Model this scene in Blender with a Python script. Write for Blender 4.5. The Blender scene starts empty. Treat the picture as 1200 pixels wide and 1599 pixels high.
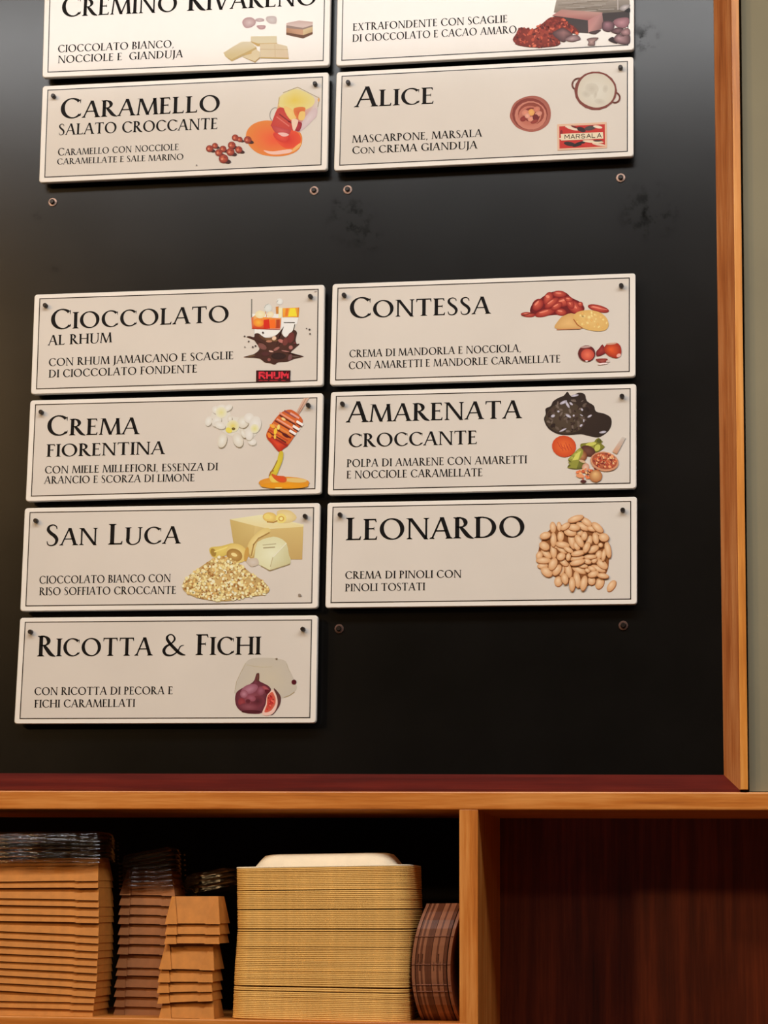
import bpy, math, random
from mathutils import Vector, Matrix
random.seed(7)
SC = bpy.context.scene
COL = SC.collection

# ------------------------------------------------------------------ camera
YAW, PITCH, ROLL, FPX = -0.16234, 0.18309, 0.01160, 3300.0
CAM = Vector((0.0, -1.9877, 1.60))
cy_, sy_ = math.cos(YAW), math.sin(YAW)
cp_, sp_ = math.cos(PITCH), math.sin(PITCH)
FWD = Vector((sy_*cp_, cy_*cp_, sp_))
R0 = Vector((cy_, -sy_, 0.0))
U0 = R0.cross(FWD)
RT = math.cos(ROLL)*R0 + math.sin(ROLL)*U0
UP = -math.sin(ROLL)*R0 + math.cos(ROLL)*U0
cam_data = bpy.data.cameras.new('camera')
cam_data.sensor_fit = 'HORIZONTAL'
cam_data.sensor_width = 36.0
cam_data.lens = FPX/1200*36.0
cam_data.clip_start = 0.05
cam = bpy.data.objects.new('camera', cam_data)
COL.objects.link(cam)
m = Matrix((RT, UP, -FWD)).transposed().to_4x4()
m.translation = CAM
cam.matrix_world = m
SC.camera = cam

# ------------------------------------------------------------------ world, lamps, exposure
SC.view_settings.view_transform = 'Standard'
SC.view_settings.look = 'None'
SC.view_settings.gamma = 1.0
SC.view_settings.use_curve_mapping = False
SC.view_settings.exposure = -0.2
SC.cycles.use_denoising = True
w = bpy.data.worlds.new('room_light')
SC.world = w
w.use_nodes = True
w.node_tree.nodes['Background'].inputs[0].default_value = (1.0, 0.62, 0.34, 1)
w.node_tree.nodes['Background'].inputs[1].default_value = 0.035

def area(name, loc, size, target, power, col, shape='RECTANGLE', spread=180):
    d = bpy.data.lights.new(name, 'AREA')
    d.shape = shape
    d.size = size[0]; d.size_y = size[1]
    d.energy = power; d.color = col
    d.spread = math.radians(spread)
    o = bpy.data.objects.new(name, d)
    COL.objects.link(o)
    o.location = loc
    o.rotation_euler = (Vector(target)-Vector(loc)).to_track_quat('-Z', 'Y').to_euler()
    return o
# long cool ceiling strip just in front of the board (its reflection washes out the top rows)
area('ceiling_strip_lamp', (0.0, -1.02, 2.935), (2.8, 0.36), (0.0, -1.02, 0.0), 42, (0.97, 0.97, 0.97))
# warm ceiling spots further out in the room, to the left and to the right of the board
area('ceiling_spot_near', (-2.95, -2.3, 3.15), (0.2, 0.2), (-0.1, 0.0, 1.6), 31, (1.0, 0.62, 0.28), 'DISK')
area('ceiling_spot_far', (-3.0, -3.9, 3.15), (0.2, 0.2), (0.0, 0.0, 1.6), 38, (1.0, 0.62, 0.28), 'DISK')
area('ceiling_spot_right', (1.1, -3.6, 3.15), (0.2, 0.2), (0.2, 0.0, 1.6), 9, (1.0, 0.64, 0.40), 'DISK')
# unseen blue light added low in front for glints on the clear lids
area('lid_glint_light', (-0.45, -1.2, 1.46), (0.5, 0.03), (-0.5, 0.0, 1.62), 0.12, (0.35, 0.5, 1.0))

# ------------------------------------------------------------------ helpers
def P(px, py, y):
    """point of the plane at depth y that the photograph shows at (px, py)"""
    d = FWD*FPX + RT*(px-600.0) + UP*(799.5-py)
    t = (y-CAM.y)/d.y
    return CAM + d*t

def lin(c):
    out = []
    for v in c[:3]:
        v = max(0.0, min(1.0, v/255.0))
        out.append(v/12.92 if v <= 0.04045 else ((v+0.055)/1.055)**2.4)
    return out

def mk(name, verts, faces, mat, parent=None, smooth=False, cols=None, origin=None, bevel=0):
    me = bpy.data.meshes.new(name)
    if origin is None:
        origin = parent.location if parent else Vector((0, 0, 0))
        if parent is None:
            n = len(verts)
            origin = Vector((sum(v[0] for v in verts)/n, sum(v[1] for v in verts)/n, min(v[2] for v in verts)))
    origin = Vector(origin)
    me.from_pydata([tuple(Vector(v)-origin) for v in verts], [], faces)
    if mat: me.materials.append(mat)
    if cols:
        at = me.color_attributes.new('print', 'FLOAT_COLOR', 'POINT')
        for i, c in enumerate(cols): at.data[i].color = (c[0], c[1], c[2], 1)
    if smooth:
        for p in me.polygons: p.use_smooth = True
    me.update()
    o = bpy.data.objects.new(name, me)
    COL.objects.link(o)
    if parent: o.parent = parent
    else: o.location = origin
    if parent and (origin-parent.location).length > 1e-9:
        o.location = origin-parent.location
    if bevel:
        b = o.modifiers.new('bevel', 'BEVEL'); b.width = bevel; b.segments = 2; b.limit_method = 'ANGLE'
    return o

def tag(o, label=None, cat=None, group=None, kind=None):
    if label: o['label'] = label
    if cat: o['category'] = cat
    if group: o['group'] = group
    if kind: o['kind'] = kind
    return o

def thing(name, label, cat, loc, group=None):
    o = bpy.data.objects.new(name, None)
    o.empty_display_size = 0.02
    COL.objects.link(o)
    o.location = loc
    return tag(o, label, cat, group)

def copy_tree(o, parent=None):
    c = o.copy(); COL.objects.link(c)
    if parent: c.parent = parent
    for ch in o.children: copy_tree(ch, c)
    return c

def prism(front, y0, y1):
    """front: list of four (x, z) going round; extruded from depth y0 to y1"""
    n = len(front)
    v = [(p[0], y0, p[1]) for p in front]+[(p[0], y1, p[1]) for p in front]
    f = [list(range(n)), list(range(2*n-1, n-1, -1))]
    for i in range(n):
        j = (i+1) % n
        f.append([j, i, n+i, n+j])
    return v, f

def px_prism(quad, y0, y1):
    return prism([(P(a, b, y0).x, P(a, b, y0).z) for a, b in quad], y0, y1)

# ------------------------------------------------------------------ materials
def nodes(name):
    mt = bpy.data.materials.new(name); mt.use_nodes = True
    nt = mt.node_tree
    return mt, nt, nt.nodes['Principled BSDF']
def link(nt, a, b): nt.links.new(a, b)
def ramp(nt, stops):
    r = nt.nodes.new('ShaderNodeValToRGB')
    e = r.color_ramp.elements
    e[0].position, e[0].color = stops[0][0], (*lin(stops[0][1]), 1)
    e[1].position, e[1].color = stops[-1][0], (*lin(stops[-1][1]), 1)
    for s in stops[1:-1]:
        q = e.new(s[0]); q.color = (*lin(s[1]), 1)
    return r
def noise(nt, vec, scale, detail=4, rough=0.55):
    n = nt.nodes.new('ShaderNodeTexNoise')
    n.inputs['Scale'].default_value = scale
    n.inputs['Detail'].default_value = detail
    n.inputs['Roughness'].default_value = rough
    link(nt, vec, n.inputs['Vector'])
    return n
def mapping(nt, scale, src='pos'):
    if src == 'pos':
        g = nt.nodes.new('ShaderNodeNewGeometry').outputs['Position']
    else:
        g = nt.nodes.new('ShaderNodeTexCoord').outputs['Object']
    mp = nt.nodes.new('ShaderNodeMapping')
    mp.inputs['Scale'].default_value = scale
    link(nt, g, mp.inputs['Vector'])
    return mp.outputs['Vector']

def wood(name, axis, c_dark, c_mid, c_light, rough=0.38, gscale=90, spec=0.5):
    mt, nt, b = nodes(name)
    s = [1.0, 1.0, 1.0]; s[axis] = 0.045
    v = mapping(nt, s)
    n1 = noise(nt, v, gscale, 6, 0.65)
    n2 = noise(nt, v, gscale*5, 3, 0.6)
    v2 = mapping(nt, [1, 1, 1])
    n3 = noise(nt, v2, 14, 2)
    add = nt.nodes.new('ShaderNodeMath'); add.operation = 'MULTIPLY_ADD'
    link(nt, n2.outputs['Fac'], add.inputs[0]); add.inputs[1].default_value = 0.35
    link(nt, n1.outputs['Fac'], add.inputs[2])
    ad2 = nt.nodes.new('ShaderNodeMath'); ad2.operation = 'MULTIPLY_ADD'
    link(nt, n3.outputs['Fac'], ad2.inputs[0]); ad2.inputs[1].default_value = 0.25
    link(nt, add.outputs[0], ad2.inputs[2])
    r = ramp(nt, [(0.50, c_dark), (0.76, c_mid), (1.0, c_light)])
    link(nt, ad2.outputs[0], r.inputs[0])
    link(nt, r.outputs[0], b.inputs['Base Color'])
    b.inputs['Roughness'].default_value = rough
    b.inputs['Specular IOR Level'].default_value = spec
    bp = nt.nodes.new('ShaderNodeBump'); bp.inputs['Strength'].default_value = 0.12
    bp.inputs['Distance'].default_value = 0.0006
    link(nt, n2.outputs['Fac'], bp.inputs['Height'])
    link(nt, bp.outputs[0], b.inputs['Normal'])
    return mt

OAK = ((150, 78, 22), (196, 118, 44), (222, 152, 78))
wood_x = wood('varnished_wood_along', 0, *OAK)
wood_z = wood('varnished_wood_upright', 2, *OAK)
wood_y = wood('varnished_wood_inner', 2, (128, 66, 30), (172, 104, 56), (200, 138, 86), 0.3)
wood_e = wood('pale_edging', 2, (178, 104, 34), (214, 140, 56), (230, 164, 84))
ledge_m = wood('dark_red_ledge', 0, (66, 14, 8), (86, 20, 11), (104, 30, 17), 0.5, spec=0.25)
mahog = wood('dark_mahogany_back', 2, (66, 22, 10), (104, 42, 20), (140, 66, 34), 0.5, 70)
mahog_x = wood('dark_mahogany_top', 0, (70, 24, 12), (110, 46, 22), (146, 70, 36), 0.5, 70)

def board_material():
    mt, nt, b = nodes('matt_black_board')
    v = mapping(nt, (1, 1, 1))
    n1 = noise(nt, v, 9, 5, 0.6)
    n2 = noise(nt, v, 60, 4, 0.7)
    r = ramp(nt, [(0.3, (5, 5, 4)), (0.7, (10, 9, 8))])
    link(nt, n1.outputs['Fac'], r.inputs[0])
    # greasy smudges near the middle and the right: local masks
    total = None
    g = nt.nodes.new('ShaderNodeNewGeometry')
    for (px, py, rad) in ((548, 345, .030), (575, 375, .018), (528, 322, .010), (1015, 330, .035), (85, 410, .012), (60, 335, .008), (1005, 60, .02)):
        d = nt.nodes.new('ShaderNodeVectorMath'); d.operation = 'DISTANCE'
        link(nt, g.outputs['Position'], d.inputs[0]); d.inputs[1].default_value = P(px, py, 0.0)
        mr = nt.nodes.new('ShaderNodeMapRange')
        mr.inputs['From Min'].default_value = rad; mr.inputs['From Max'].default_value = rad*0.2
        link(nt, d.outputs['Value'], mr.inputs['Value'])
        if total is None: total = mr.outputs[0]
        else:
            mx = nt.nodes.new('ShaderNodeMath'); mx.operation = 'MAXIMUM'
            link(nt, total, mx.inputs[0]); link(nt, mr.outputs[0], mx.inputs[1]); total = mx.outputs[0]
    th = nt.nodes.new('ShaderNodeMapRange')
    th.inputs['From Min'].default_value = 0.50; th.inputs['From Max'].default_value = 0.62
    link(nt, n2.outputs['Fac'], th.inputs['Value'])
    sm = nt.nodes.new('ShaderNodeMath'); sm.operation = 'MULTIPLY'
    link(nt, th.outputs[0], sm.inputs[0]); link(nt, total, sm.inputs[1])
    inv = nt.nodes.new('ShaderNodeMath'); inv.operation = 'MULTIPLY_ADD'
    inv.inputs[1].default_value = -0.36; inv.inputs[2].default_value = 0.50
    link(nt, sm.outputs[0], inv.inputs[0])
    link(nt, r.outputs[0], b.inputs['Base Color'])
    link(nt, inv.outputs[0], b.inputs['Specular IOR Level'])
    ro = nt.nodes.new('ShaderNodeMapRange')
    ro.inputs['To Min'].default_value = 0.225; ro.inputs['To Max'].default_value = 0.275
    link(nt, n1.outputs['Fac'], ro.inputs['Value'])
    link(nt, ro.outputs[0], b.inputs['Roughness'])
    return mt
board_m = board_material()

def plain(name, c, rough=0.5, spec=0.5, metal=0.0, nz=0.0, nscale=40, bump=0.0, coord='pos'):
    mt, nt, b = nodes(name)
    b.inputs['Roughness'].default_value = rough
    b.inputs['Specular IOR Level'].default_value = spec
    b.inputs['Metallic'].default_value = metal
    v = mapping(nt, (1, 1, 1), coord)
    n = noise(nt, v, nscale, 4)
    k = 1-nz
    r = ramp(nt, [(0.3, tuple(x*k for x in c)), (0.7, tuple(min(255, x*(1+nz*0.5)) for x in c))])
    link(nt, n.outputs['Fac'], r.inputs[0]); link(nt, r.outputs[0], b.inputs['Base Color'])
    if bump:
        bp = nt.nodes.new('ShaderNodeBump'); bp.inputs['Strength'].default_value = bump
        bp.inputs['Distance'].default_value = 0.001
        link(nt, n.outputs['Fac'], bp.inputs['Height']); link(nt, bp.outputs[0], b.inputs['Normal'])
    return mt
panel_m = plain('white_plastic_sign', (243, 240, 233), 0.22, 0.5, nz=0.02, nscale=12)
sheet_m = plain('printed_sign_face', (225, 220, 212), 0.14, 0.5, nz=0.02, nscale=9)
ink_m = plain('black_ink', (16, 14, 14), 0.55, 0.12)
line_m = plain('border_ink', (44, 38, 34), 0.3, 0.4)
screw_m = plain('dark_screw', (34, 26, 22), 0.35, 0.6, metal=0.4)
washer_m = plain('tarnished_washer', (190, 160, 146), 0.45, 0.5, metal=0.3, nz=0.3, nscale=300)
washer_dark_m = plain('brown_washer', (88, 62, 52), 0.6, 0.3, nz=0.3, nscale=300)
wall_m = plain('olive_painted_wall', (138, 132, 108), 0.75, 0.25, nz=0.04, nscale=8, bump=0.1)
ceil_m = plain('plaster_ceiling', (200, 194, 182), 0.85, 0.1, nz=0.03)
floor_m = plain('brown_tile_floor', (96, 74, 58), 0.5, 0.3, nz=0.1, nscale=6)
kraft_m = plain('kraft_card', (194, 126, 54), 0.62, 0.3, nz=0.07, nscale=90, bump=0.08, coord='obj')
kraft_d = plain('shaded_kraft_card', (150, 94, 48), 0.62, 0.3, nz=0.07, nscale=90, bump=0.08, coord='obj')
kraft_in = plain('kraft_card_edge', (178, 118, 66), 0.7, 0.2, nz=0.05, nscale=200, coord='obj')
pulp_m = plain('cream_pulp', (228, 182, 102), 0.55, 0.3, nz=0.05, nscale=160, bump=0.08, coord='obj')
pulp_w = plain('lit_cream_pulp', (240, 226, 196), 0.45, 0.4, nz=0.03, nscale=60, coord='obj')  # paler copy of the pulp, light on the upturned base put into its colour
lid_brown = plain('brown_plastic_lid', (92, 50, 28), 0.5, 0.3, nz=0.12, nscale=80, coord='obj')
lid_rib = plain('lid_rib', (140, 92, 70), 0.3, 0.6)
lid_pale = plain('pale_brown_plastic_lid', (140, 90, 62), 0.5, 0.3, nz=0.1, nscale=80, coord='obj')
blackback = plain('plain_black_back', (12, 9, 8), 0.7, 0.2)  # even near-black colour for the back of the left compartment

def print_material():
    mt, nt, b = nodes('colour_print')
    a = nt.nodes.new('ShaderNodeAttribute'); a.attribute_name = 'print'
    link(nt, a.outputs['Color'], b.inputs['Base Color'])
    b.inputs['Roughness'].default_value = 0.4
    b.inputs['Specular IOR Level'].default_value = 0.2
    return mt
print_m = print_material()

def clear_plastic():
    mt = bpy.data.materials.new('clear_plastic'); mt.use_nodes = True
    nt = mt.node_tree
    for n in list(nt.nodes): nt.nodes.remove(n)
    out = nt.nodes.new('ShaderNodeOutputMaterial')
    tr = nt.nodes.new('ShaderNodeBsdfTransparent'); tr.inputs[0].default_value = (0.93, 0.93, 0.92, 1)
    gl = nt.nodes.new('ShaderNodeBsdfGlossy'); gl.inputs['Roughness'].default_value = 0.16
    fr = nt.nodes.new('ShaderNodeFresnel'); fr.inputs['IOR'].default_value = 1.5
    tc = nt.nodes.new('ShaderNodeTexCoord')
    n = nt.nodes.new('ShaderNodeTexNoise'); n.inputs['Scale'].default_value = 60
    mp = nt.nodes.new('ShaderNodeMapping'); mp.inputs['Scale'].default_value = (0.5, 1, 4)
    link(nt, tc.outputs['Object'], mp.inputs['Vector']); link(nt, mp.outputs[0], n.inputs['Vector'])
    bp = nt.nodes.new('ShaderNodeBump'); bp.inputs['Strength'].default_value = 0.9; bp.inputs['Distance'].default_value = 0.003
    link(nt, n.outputs['Fac'], bp.inputs['Height'])
    link(nt, bp.outputs[0], gl.inputs['Normal']); link(nt, bp.outputs[0], fr.inputs['Normal'])
    mx = nt.nodes.new('ShaderNodeMixShader')
    link(nt, fr.outputs[0], mx.inputs[0]); link(nt, tr.outputs[0], mx.inputs[1]); link(nt, gl.outputs[0], mx.inputs[2])
    link(nt, mx.outputs[0], out.inputs[0])
    return mt
clear_m = clear_plastic()

# ------------------------------------------------------------------ setting: wall, board, shelving
YF = -0.022            # front plane of the woodwork
YB = 0.0               # face of the black board
YK = 0.17              # back of the compartments
YS = -0.013            # printed face of the signs

v, f = px_prism([(1154.5, -330), (2600, -330), (2600, 1237), (1171, 1236)], YF+0.007, YF+0.20)
tag(mk('wall_right', v, f, wall_m), kind='structure')
def slab(name, a, b, mat):
    vs = [(x, y, z) for z in (a[2], b[2]) for y in (a[1], b[1]) for x in (a[0], b[0])]
    tag(mk(name, vs, [[0, 2, 3, 1], [4, 5, 7, 6], [0, 1, 5, 4], [2, 6, 7, 3], [0, 4, 6, 2], [1, 3, 7, 5]], mat), kind='structure')
slab('wall_back', (-3.2, 0.30, 0), (3.2, 0.36, 3.35), wall_m)
slab('wall_left', (-3.26, -5.0, 0), (-3.2, 0.36, 3.35), wall_m)
slab('ceiling', (-3.26, -5.0, 3.3), (3.2, 0.36, 3.36), ceil_m)
slab('floor', (-3.26, -5.0, -0.05), (3.2, 0.36, 0.0), floor_m)

board = thing('menu_board', 'large matt black menu board set in a varnished wood frame above the shelf', 'menu board', P(560, 1208, YB))
def plane_pts(quad, y): return [(P(a, b, y).x, P(a, b, y).z) for a, b in quad]
v, f = prism(plane_pts([(-1500, -400), (1110, -330), (1131.5, 1212), (-1500, 1206.3)], YB), YB, YB+0.012)
mk('backing_panel', v, f, board_m, board)
# right side board of the frame: lit inner face and pale front edge
def side_board(name, fx, mat):
    """solid whose front edge and inner back edge follow the photograph"""
    tl, tr = P(1138.6, -330, YF), P(1150, -330, YF)
    bl, br = P(1157, 1233, YF), P(1169, 1233, YF)
    itl, ibl = P(1110.4, -330, YB), P(1131, 1212, YB)
    vs = [tl, tr, br, bl, itl, Vector((tr.x, YB, tr.z)), Vector((br.x, YB, br.z)), Vector((ibl.x, YB, bl.z))]
    fs = [[0, 3, 2, 1], [4, 5, 6, 7], [0, 4, 7, 3], [1, 2, 6, 5], [0, 1, 5, 4], [3, 7, 6, 2]]
    return vs, fs
vs, fs = side_board('side_board', 0, None)
mk('side_board', vs, fs, wood_y, board)
# thin pale edging on its front
vs, fs = px_prism([(1139, -330), (1150.5, -330), (1169, 1233), (1157, 1233)], YF-0.002, YF)
tag(mk('edge_strip', vs, fs, wood_e, board, bevel=0.0005), 'pale varnished edging strip')
# bottom ledge the board stands on (darker, redder wood than the frame)
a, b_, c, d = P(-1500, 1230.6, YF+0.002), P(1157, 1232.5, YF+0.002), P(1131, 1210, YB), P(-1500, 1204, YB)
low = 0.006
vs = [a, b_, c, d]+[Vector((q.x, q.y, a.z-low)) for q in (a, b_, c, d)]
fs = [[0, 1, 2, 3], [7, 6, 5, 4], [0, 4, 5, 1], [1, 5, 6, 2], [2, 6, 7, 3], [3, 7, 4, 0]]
tag(mk('ledge', vs, fs, ledge_m, board), 'dark red ledge under the board')

unit = thing('shelving_unit', 'varnished wood shelving unit with open compartments below the menu board', 'shelf', P(600, 1598, YF))
def horizontal(name, x0, y0, x1, y1, th0, th1, mat, yb=YK, yf=YF, bev=0.0012):
    vs, fs = px_prism([(x0, y0), (x1, y1), (x1, y1+th1), (x0, y0+th0)], yf, yb)
    return mk(name, vs, fs, mat, unit, bevel=bev)
horizontal('shelf_board', -1500, 1231.5, 2600, 1240, 30, 27, wood_x)
horizontal('shelf_board', -1500, 1562, 732, 1598, 28, 28, wood_x)
horizontal('shelf_board', -1500, 2060, 2600, 2130, 28, 28, wood_x)
vs, fs = px_prism([(717.5, 1263.5), (747, 1263.5), (747.5, 2100), (718, 2100)], YF+0.0005, YK)
mk('divider', vs, fs, wood_z, unit, bevel=0.0008)
x0, x1, x2 = P(-1500, 1262, YF).x, P(732, 1262, YF).x, P(2600, 1262, YF).x
z1, z0 = P(732, 1250, YF).z, P(732, 2100, YF).z
vs, fs = prism([(x0, z1), (x1, z1), (x1, z0), (x0, z0)], YK, YK+0.008)
tag(mk('back_panel', vs, fs, blackback, unit), 'black back panel of the left compartment')
vs, fs = prism([(x1, z1), (x2, z1), (x2, z0), (x1, z0)], YK, YK+0.008)
tag(mk('back_panel', vs, fs, mahog, unit), 'dark mahogany back panel with vertical grain')

# ------------------------------------------------------------------ lettering: Roman inscriptional capitals built from strokes
T_, t_ = 0.162, 0.075
def _serif(x, w, y, up=1, e=0.075):
    s = up
    return [(x-e, y), (x+w+e, y), (x+w+e, y+.022*s), (x+w, y+.075*s), (x, y+.075*s), (x-e, y+.022*s)]
def _stem(x, w=T_, y0=0.0, y1=1.0, b=True, t=True, e=0.075):
    o = [[(x, y0), (x+w, y0), (x+w, y1), (x, y1)]]
    if b: o.append(_serif(x, w, y0, 1, e))
    if t: o.append(_serif(x, w, y1, -1, e))
    return o
def _diag(x0, y0, x1, y1, w):
    return [[(x0, y0), (x0+w, y0), (x1+w, y1), (x1, y1)]]
def _ring(cx, cy, rx, ry, a0, a1, thick=T_*1.06, thin=t_*0.8, tilt=12, n=22):
    o = []; prev = None
    for i in range(n+1):
        a = math.radians(a0+(a1-a0)*i/n)
        k = abs(math.cos(a-math.radians(tilt)))**1.4
        th = thin+(thick-thin)*k
        p = (cx+rx*math.cos(a), cy+ry*math.sin(a)); q = (cx+(rx-th)*math.cos(a), cy+(ry-th)*math.sin(a))
        if prev: o.append([prev[0], p, q, prev[1]])
        prev = (p, q)
    return o
def _path(pts, n=10):
    """pts: (x, y, width) control points, smoothed into a ribbon of varying width"""
    out = []
    P_ = [pts[0]]+pts+[pts[-1]]
    for i in range(1, len(P_)-2):
        p0, p1, p2, p3 = P_[i-1:i+3]
        for k in range(n):
            s = k/n
            out.append(tuple(0.5*((2*p1[j])+(-p0[j]+p2[j])*s+(2*p0[j]-5*p1[j]+4*p2[j]-p3[j])*s*s+(-p0[j]+3*p1[j]-3*p2[j]+p3[j])*s**3) for j in range(3)))
    out.append(pts[-1])
    o = []; prev = None
    for i, q in enumerate(out):
        a = out[max(0, i-1)]; b = out[min(len(out)-1, i+1)]
        dx, dy = b[0]-a[0], b[1]-a[1]; L = math.hypot(dx, dy) or 1
        nx, ny = -dy/L*q[2]/2, dx/L*q[2]/2
        l, r = (q[0]+nx, q[1]+ny), (q[0]-nx, q[1]-ny)
        if prev: o.append([prev[0], l, r, prev[1]])
        prev = (l, r)
    return o
def _arm(x0, x1, y, s=1, h=t_*0.85, up=0.10):
    """thin arm with a flared tip; s = +1 flares upward"""
    if s > 0: return [[(x0, y), (x1, y), (x1, y+h), (x0, y+h)], [(x1-.07, y+h*.5), (x1, y), (x1+.025, y+h+up), (x1-.005, y+h+up)]]
    return [[(x0, y-h), (x1, y-h), (x1, y), (x0, y)], [(x1-.07, y-h*.5), (x1, y), (x1+.025, y-h-up), (x1-.005, y-h-up)]]
def _bar(x0, x1, y, h=t_*0.85): return [[(x0, y), (x1, y), (x1, y+h), (x0, y+h)]]
def glyphs():
    G = {}
    G['A'] = (.86, _diag(.03, 0, .40, 1.02, t_)+_diag(.66, 0, .37, 1.02, T_)+_bar(.17, .66, .34)+[_serif(.03, t_, 0, 1, .06), _serif(.66, T_, 0, 1, .06)])
    G['B'] = (.66, _stem(.08)+_ring(.28, .76, .27, .24, -90, 90)+_bar(.15, .3, .94)+_bar(.15, .3, .50)+_ring(.30, .26, .33, .27, -90, 90)+_bar(.15, .32, 0))
    G['C'] = (.88, _ring(.50, .5, .47, .52, 48, 316)+[[(.80, .80), (.83, .70), (.84, .93), (.80, .92)], [(.80, .19), (.86, .25), (.85, .12), (.78, .08)]])
    G['D'] = (.92, _stem(.08)+_ring(.36, .5, .51, .5, -90, 90, tilt=-5)+_bar(.15, .38, .95)+_bar(.15, .38, 0))
    G['E'] = (.60, _stem(.08, e=.06)+_arm(.15, .52, 1.0, -1)+_arm(.15, .55, 0, 1)+_bar(.15, .44, .50)+[[(.43, .45), (.455, .45), (.455, .61), (.43, .61)]])
    G['F'] = (.56, _stem(.08)+_arm(.15, .51, 1.0, -1)+_bar(.15, .42, .50)+[[(.41, .45), (.435, .45), (.435, .61), (.41, .61)]])
    G['G'] = (.92, _ring(.50, .5, .47, .52, 48, 305)+_stem(.70, T_, .05, .42, b=False)+[[(.80, .80), (.83, .70), (.84, .93), (.80, .92)]])
    G['H'] = (.92, _stem(.08)+_stem(.70)+_bar(.15, .75, .49))
    G['I'] = (.30, _stem(.08))
    G['J'] = (.34, _stem(.12, b=False, y0=-.02)+_path([(.19, .1, T_), (.17, -.10, T_*.8), (.07, -.22, .05), (-.03, -.24, .03)]))
    G['L'] = (.60, _stem(.08)+_arm(.15, .55, 0, 1))
    G['M'] = (1.06, _diag(.06, 0, .15, 1, t_)+_diag(.15, 1, .49, 0, T_*.95)[0:1]+_diag(.52, 0, .86, 1, t_)+_diag(.88, 0, .80, 1, T_)+[_serif(.06, t_, 0, 1, .055), _serif(.88, T_, 0, 1, .055), [(.06, 1.0), (.26, 1.0), (.24, .97), (.06, .98)], [(.80, 1.0), (1.0, 1.0), (1.0, .98), (.84, .97)]])
    G['N'] = (.92, _stem(.10, t_)+_diag(.08, 1, .72, -.02, T_)+_stem(.76, t_, b=False)+[[(.0, 1.0), (.2, 1.0), (.18, .97), (0, .98)]])
    G['O'] = (1.04, _ring(.52, .5, .49, .52, 0, 360, n=44))
    G['P'] = (.62, _stem(.08)+_ring(.26, .73, .31, .27, -90, 90)+_bar(.15, .28, .95)+_bar(.15, .28, .46))
    G['R'] = (.78, _stem(.08)+_ring(.28, .75, .29, .25, -90, 90)+_bar(.15, .3, .95)+_bar(.15, .3, .50)+_path([(.30, .52, T_*.7), (.42, .35, T_), (.60, .10, T_), (.80, -.01, .04)]))
    G['S'] = (.56, _path([(.455, .80, .03), (.42, .93, .05), (.29, 1.0, .06), (.14, .93, .09), (.11, .76, .13), (.22, .60, .15), (.37, .46, .155), (.46, .28, .13), (.41, .08, .09), (.26, 0, .06), (.12, .05, .05), (.075, .21, .03)]))
    G['T'] = (.78, _stem(.32, t=False)+_bar(.05, .73, .95)+[[(.03, .82), (.06, .82), (.10, .96), (.04, 1.03)], [(.72, .82), (.75, .82), (.74, 1.03), (.68, .96)]])
    G['U'] = (.88, _stem(.10, T_, .30, 1, b=False)+_stem(.72, t_, .30, 1, b=False)+_path([(.168, .34, T_), (.19, .14, T_*.9), (.33, .0, .075), (.52, -.0, .06), (.70, .14, t_), (.749, .34, t_)]))
    G['V'] = (.84, _diag(.35, -.02, .04, 1, T_)+_diag(.40, -.02, .74, 1, t_)+[_serif(.04, T_, 1, -1, .06), _serif(.74, t_, 1, -1, .06)])
    G['X'] = (.80, _diag(.56, 0, .08, 1, T_)+_diag(.08, 0, .62, 1, t_)+[_serif(.56, T_, 0, 1, .05), _serif(.08, t_, 0, 1, .05), _serif(.08, T_, 1, -1, .05), _serif(.62, t_, 1, -1, .05)])
    G['Z'] = (.74, _diag(.04, 0, .54, 1, T_)+_bar(.08, .66, .95)+_arm(.05, .68, 0, 1)+[[(.06, .82), (.09, .82), (.12, .96), (.07, 1.0)]])
    G['&'] = (1.02, _path([(.93, .48, .03), (.78, .42, .05), (.66, .18, .06), (.42, 0, .075), (.18, .03, .11), (.08, .22, .13), (.17, .42, .11), (.40, .58, .07), (.53, .78, .08), (.44, .97, .06), (.30, .99, .06), (.20, .86, .10), (.27, .66, .13), (.52, .34, .14), (.78, .08, .13), (1.0, 0, .04)]))
    G[','] = (.26, _path([(.12, .06, .12), (.13, 0, .10), (.07, -.16, .02)], 4))
    G[' '] = (.34, [])
    return G
GL = glyphs()
def lettering(parent, txt, x0, y0, x1, y1, cap, small=0.82, mat=None, track=0.035):
    """capitals at full height, lower-case characters as small capitals; from baseline pixel to baseline pixel"""
    pen = 0.0; polys = []
    for ch in txt:
        k = small if ch.islower() else 1.0
        wd, ps = GL[ch.upper()]
        for p in ps: polys.append([(pen+a*k, b*k) for a, b in p])
        pen += wd*k+track
    pen -= track
    Y = YS-0.00025
    A, B = P(x0, y0, Y), P(x1, y1, Y)
    ux = (B-A)/pen
    hgt = (P(x0, y0-cap, Y)-A).length
    dirx = (B-A).normalized()
    uz = Vector((-dirx.z, 0, dirx.x))*hgt
    vs = []; fs = []
    for p in polys:
        i = len(vs)
        for a, b in p: vs.append(A+ux*a+uz*b)
        fs.append(list(range(i, i+len(p))))
    return mk('lettering', vs, fs, mat or ink_m, parent)

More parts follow.
